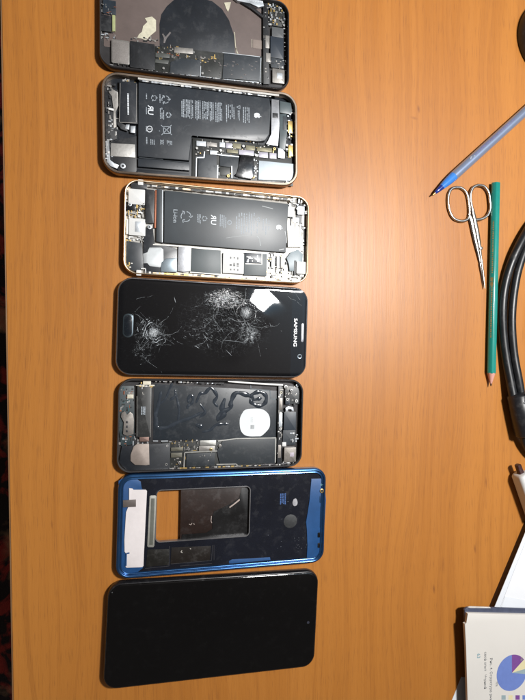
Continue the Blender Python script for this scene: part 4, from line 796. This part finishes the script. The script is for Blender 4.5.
# white plug
a_, b_ = W(521, 474, 9), W(536, 516, 9); o = Vector((a_.x, a_.y, 0)); d = (b_ - a_); L = d.length
wp = tag(empty('white_charger', o.x, o.y, math.atan2(d.y, d.x)), 'white plastic charger plug at the right edge below the black cable block', 'charger')
bm = bmesh.new(); loft(bm, [[(t, y, z + zoff) for y, z in rrect(0, 8, w, h, 3.5, 5)] for t, w, h, zoff in ((-1.2, 9, 11, 1), (-.3, 11, 13, 1), (1.2, 12.4, 14, .8), (L, 13, 15, .8), (L + 1, 11, 13, .8))]); obj('housing', bm, white, wp, 40)
bm = bmesh.new(); loft(bm, [[(t, y, z) for y, z in rrect(0, 9, w, 5, 1.4, 4)] for t, w in ((-9, 3.4), (-8.6, 4.4), (-2, 4.6), (-1, 6))]); obj('dark_stub', bm, M('dark_maroon', (.035, .008, .008), .4), wp, 40)  # dark maroon tapered stub at the upper end of the housing
# round lid, upper right
c = W(556, 36, 8); R_ = 34; lid = tag(empty('round_lid', c.x, c.y), 'round black lid just entering the frame at the upper right corner', 'lid')
bm = bmesh.new(); loft(bm, [lz(ngon(0, 0, r, 64), z) for r, z in ((R_ - 1, 0), (R_, 1), (R_, 9), (R_ - .8, 10), (R_ - 3, 10.2), (R_ - 4, 9.2))]); obj('rim', bm, M('lid_black', (.010, .012, .016), .4, var=.3), lid, 40)
# dark notebook with white papers
def world_poly(name, pts, z0, z1, m, par=None, o=Vector((0, 0, 0)), bev=.1):
    bm = bmesh.new(); prism(bm, [((W(x, y, z1) - o).x, (W(x, y, z1) - o).y) for x, y in pts], z0, z1, bev); return obj(name, bm, m, par)
paper = M('paper_white', (.70, .72, .75), .7, var=.04, scale=60); paper2 = M('paper_pale', (.62, .65, .69), .7, var=.04, scale=60)
nbk = world_poly('notebook', [(532, 518), (496, 604), (480, 645), (640, 690), (680, 560)], 0, 6.0, M('maroon_cover', (.020, .006, .006), .45, var=.3), None, bev=.6); tag(nbk, 'dark maroon notebook lying under the white papers at the right edge', 'notebook')
s1 = world_poly('paper_sheet', [(530, 521), (494.6, 607), (478, 650), (640, 694), (684, 560)], 6.05, 6.4, paper2, bev=.05); tag(s1, 'white paper sheet lying on the dark notebook above the book', 'paper')
s2 = world_poly('paper_sheet', [(533, 524), (516, 566), (500.5, 607), (486, 650), (640, 694), (684, 562)], 6.45, 6.7, paper, bev=.05); tag(s2, 'upper white paper sheet, set slightly back from the sheet under it', 'paper')
s3 = world_poly('paper_slip', [(505, 596.5), (530, 601), (530, 630), (496, 624)], 6.75, 6.95, paper2, bev=.03); tag(s3, 'small pale paper slip lying on the white sheets beside the book', 'paper')
s4 = world_poly('paper_sheet', [(461.5, 677), (443, 722), (560, 760), (590, 690)], .05, .35, paper2, bev=.03); tag(s4, 'white paper corner showing on the desk at the lower left of the book', 'paper')
# open book
o = W(495, 660, 0); o.z = 0
bk = tag(empty('open_book', o.x, o.y), 'book lying open on a page with a blue and purple pie chart', 'book')
navyc = M('cover_navy', (.055, .065, .105), .4, var=.35, scale=200); pages = M('book_page', (.60, .58, .545), .6, var=.03, scale=50); pedge = M('page_edges', (.40, .30, .24), .7, var=.25, scale=900)
world_poly('lower_block', [(474, 622), (478, 760), (640, 760), (640, 622)], .4, 8.6, M('maroon_cover', (.020, .006, .006), .45, var=.3), bk, o)
world_poly('cover', [(464.5, 610), (467, 607.6), (471, 607), (620, 612), (620, 770), (468, 770), (466.5, 650)], 8.7, 10.4, navyc, bk, o, .5)
world_poly('corner_wear', [(467.5, 607), (470, 606.3), (490, 607), (491, 608.2), (470, 608)], 10.3, 10.6, M('worn_board', (.50, .48, .46), .7), bk, o, .03)
pb = world_poly('page_block', [(467.3, 613.2), (620, 617), (620, 770), (469.5, 770), (466.3, 650), (464.7, 624), (467, 623)], 10.45, 13.0, pages, bk, o, .5)
wp_ = lambda px, py, z=13.06: W(px, py, z) - o
pc = wp_(512, 672.8); pr = (wp_(527, 672.8) - wp_(497, 672.8)).length / 2
def sector(a0, a1, name, m, k=1.0, n=24):
    bm = bmesh.new(); cen = bm.verts.new((pc.x, pc.y, pc.z)); vs = [bm.verts.new((pc.x + k * pr * math.cos(math.radians(a0 + (a1 - a0) * i / n)), pc.y + k * pr * math.sin(math.radians(a0 + (a1 - a0) * i / n)), pc.z)) for i in range(n + 1)]
    for i in range(n): bm.faces.new((cen, vs[i], vs[i + 1]))
    obj(name, bm, m, pb, 0)
inkb = M('chart_blue', (.125, .19, .47), .6, var=.08); inkp = M('chart_purple', (.16, .055, .24), .6, var=.1); inky = M('chart_cream', (.62, .56, .34), .6, var=.06); inkg = M('chart_grey_green', (.26, .34, .36), .6, var=.1); txt = M('ink_grey', (.12, .13, .14), .6, var=.3, scale=1500)
sector(91, 346, 'chart_slice', inkb); sector(38, 91, 'chart_slice', inkp); sector(5, 38, 'chart_slice', inky); sector(-14, 5, 'chart_slice', inkg)
for i, m in enumerate((inkg, inky, inkp, inkb)):
    x = 501.5 + i * 7; bm = bmesh.new(); bm.faces.new([bm.verts.new(wp_(px, py)) for px, py in ((x, 695.3), (x + 4.2, 695.3), (x + 4.2, 699.8), (x, 699.8))]); obj('legend_square', bm, m, pb, 0)
def ptext(body, px, py, size, m, name='page_text'):
    c = wp_(px, py); b_ = text_bm(body, size, extr=.005, weight=.03); b_.transform(Matrix.Translation(c) @ Matrix.Rotation(-math.pi / 2, 4, 'Z')); return obj(name, b_, m, pb, 0)
ptext('63', 478.5, 656, 4.2, M('ink_teal', (.10, .26, .32), .6), 'page_number')
ptext('Рис. 4. Структура рынка', 491, 682, 3.5, txt, 'caption_text'); ptext('свой опыт   Черный', 485.3, 670.5, 3.3, txt, 'caption_text')
ptext('75%', 496.6, 684, 2.6, txt, 'chart_text'); ptext('7%', 521.5, 659, 2.6, M('ink_green', (.28, .36, .16), .6), 'chart_text')

# ------------------------------------------------------------------ light
wd = bpy.data.worlds.new('World'); S.world = wd; wd.use_nodes = True
nt = wd.node_tree; bg = nt.nodes['Background']
LP = Vector((.390, .204, .78))
dirn = nd(nt, 'ShaderNodeTexCoord').outputs['Generated']           # the room: a dim ceiling, brighter and bluish round the lamp
dt = nd(nt, 'ShaderNodeVectorMath', _operation='DOT_PRODUCT', i0=dirn, i1=tuple(LP.normalized())).outputs['Value']
g = mth(nt, 'POWER', mth(nt, 'MAXIMUM', dt, 0.), 30.)
nt.links.new(mth(nt, 'MULTIPLY_ADD', g, 2.0, .095), bg.inputs[1])
nt.links.new(mixc(nt, g, (1.0, .84, .74), (.45, .74, 1.0)), bg.inputs[0])
ld = bpy.data.lights.new('lamp', 'AREA'); ld.shape = 'DISK'; ld.size = .11; ld.energy = 11.8; ld.color = (1, .98, .955)
lo_ = bpy.data.objects.new('lamp', ld); COL.objects.link(lo_)
lo_.location = LP; lo_.rotation_euler = (Vector((.23, .09, 0)) - LP).to_track_quat('-Z', 'Y').to_euler()
S.view_settings.view_transform = 'Standard'; S.view_settings.look = 'None'; S.view_settings.exposure = 0; S.view_settings.gamma = 1
S.render.resolution_x, S.render.resolution_y = 768, 1024
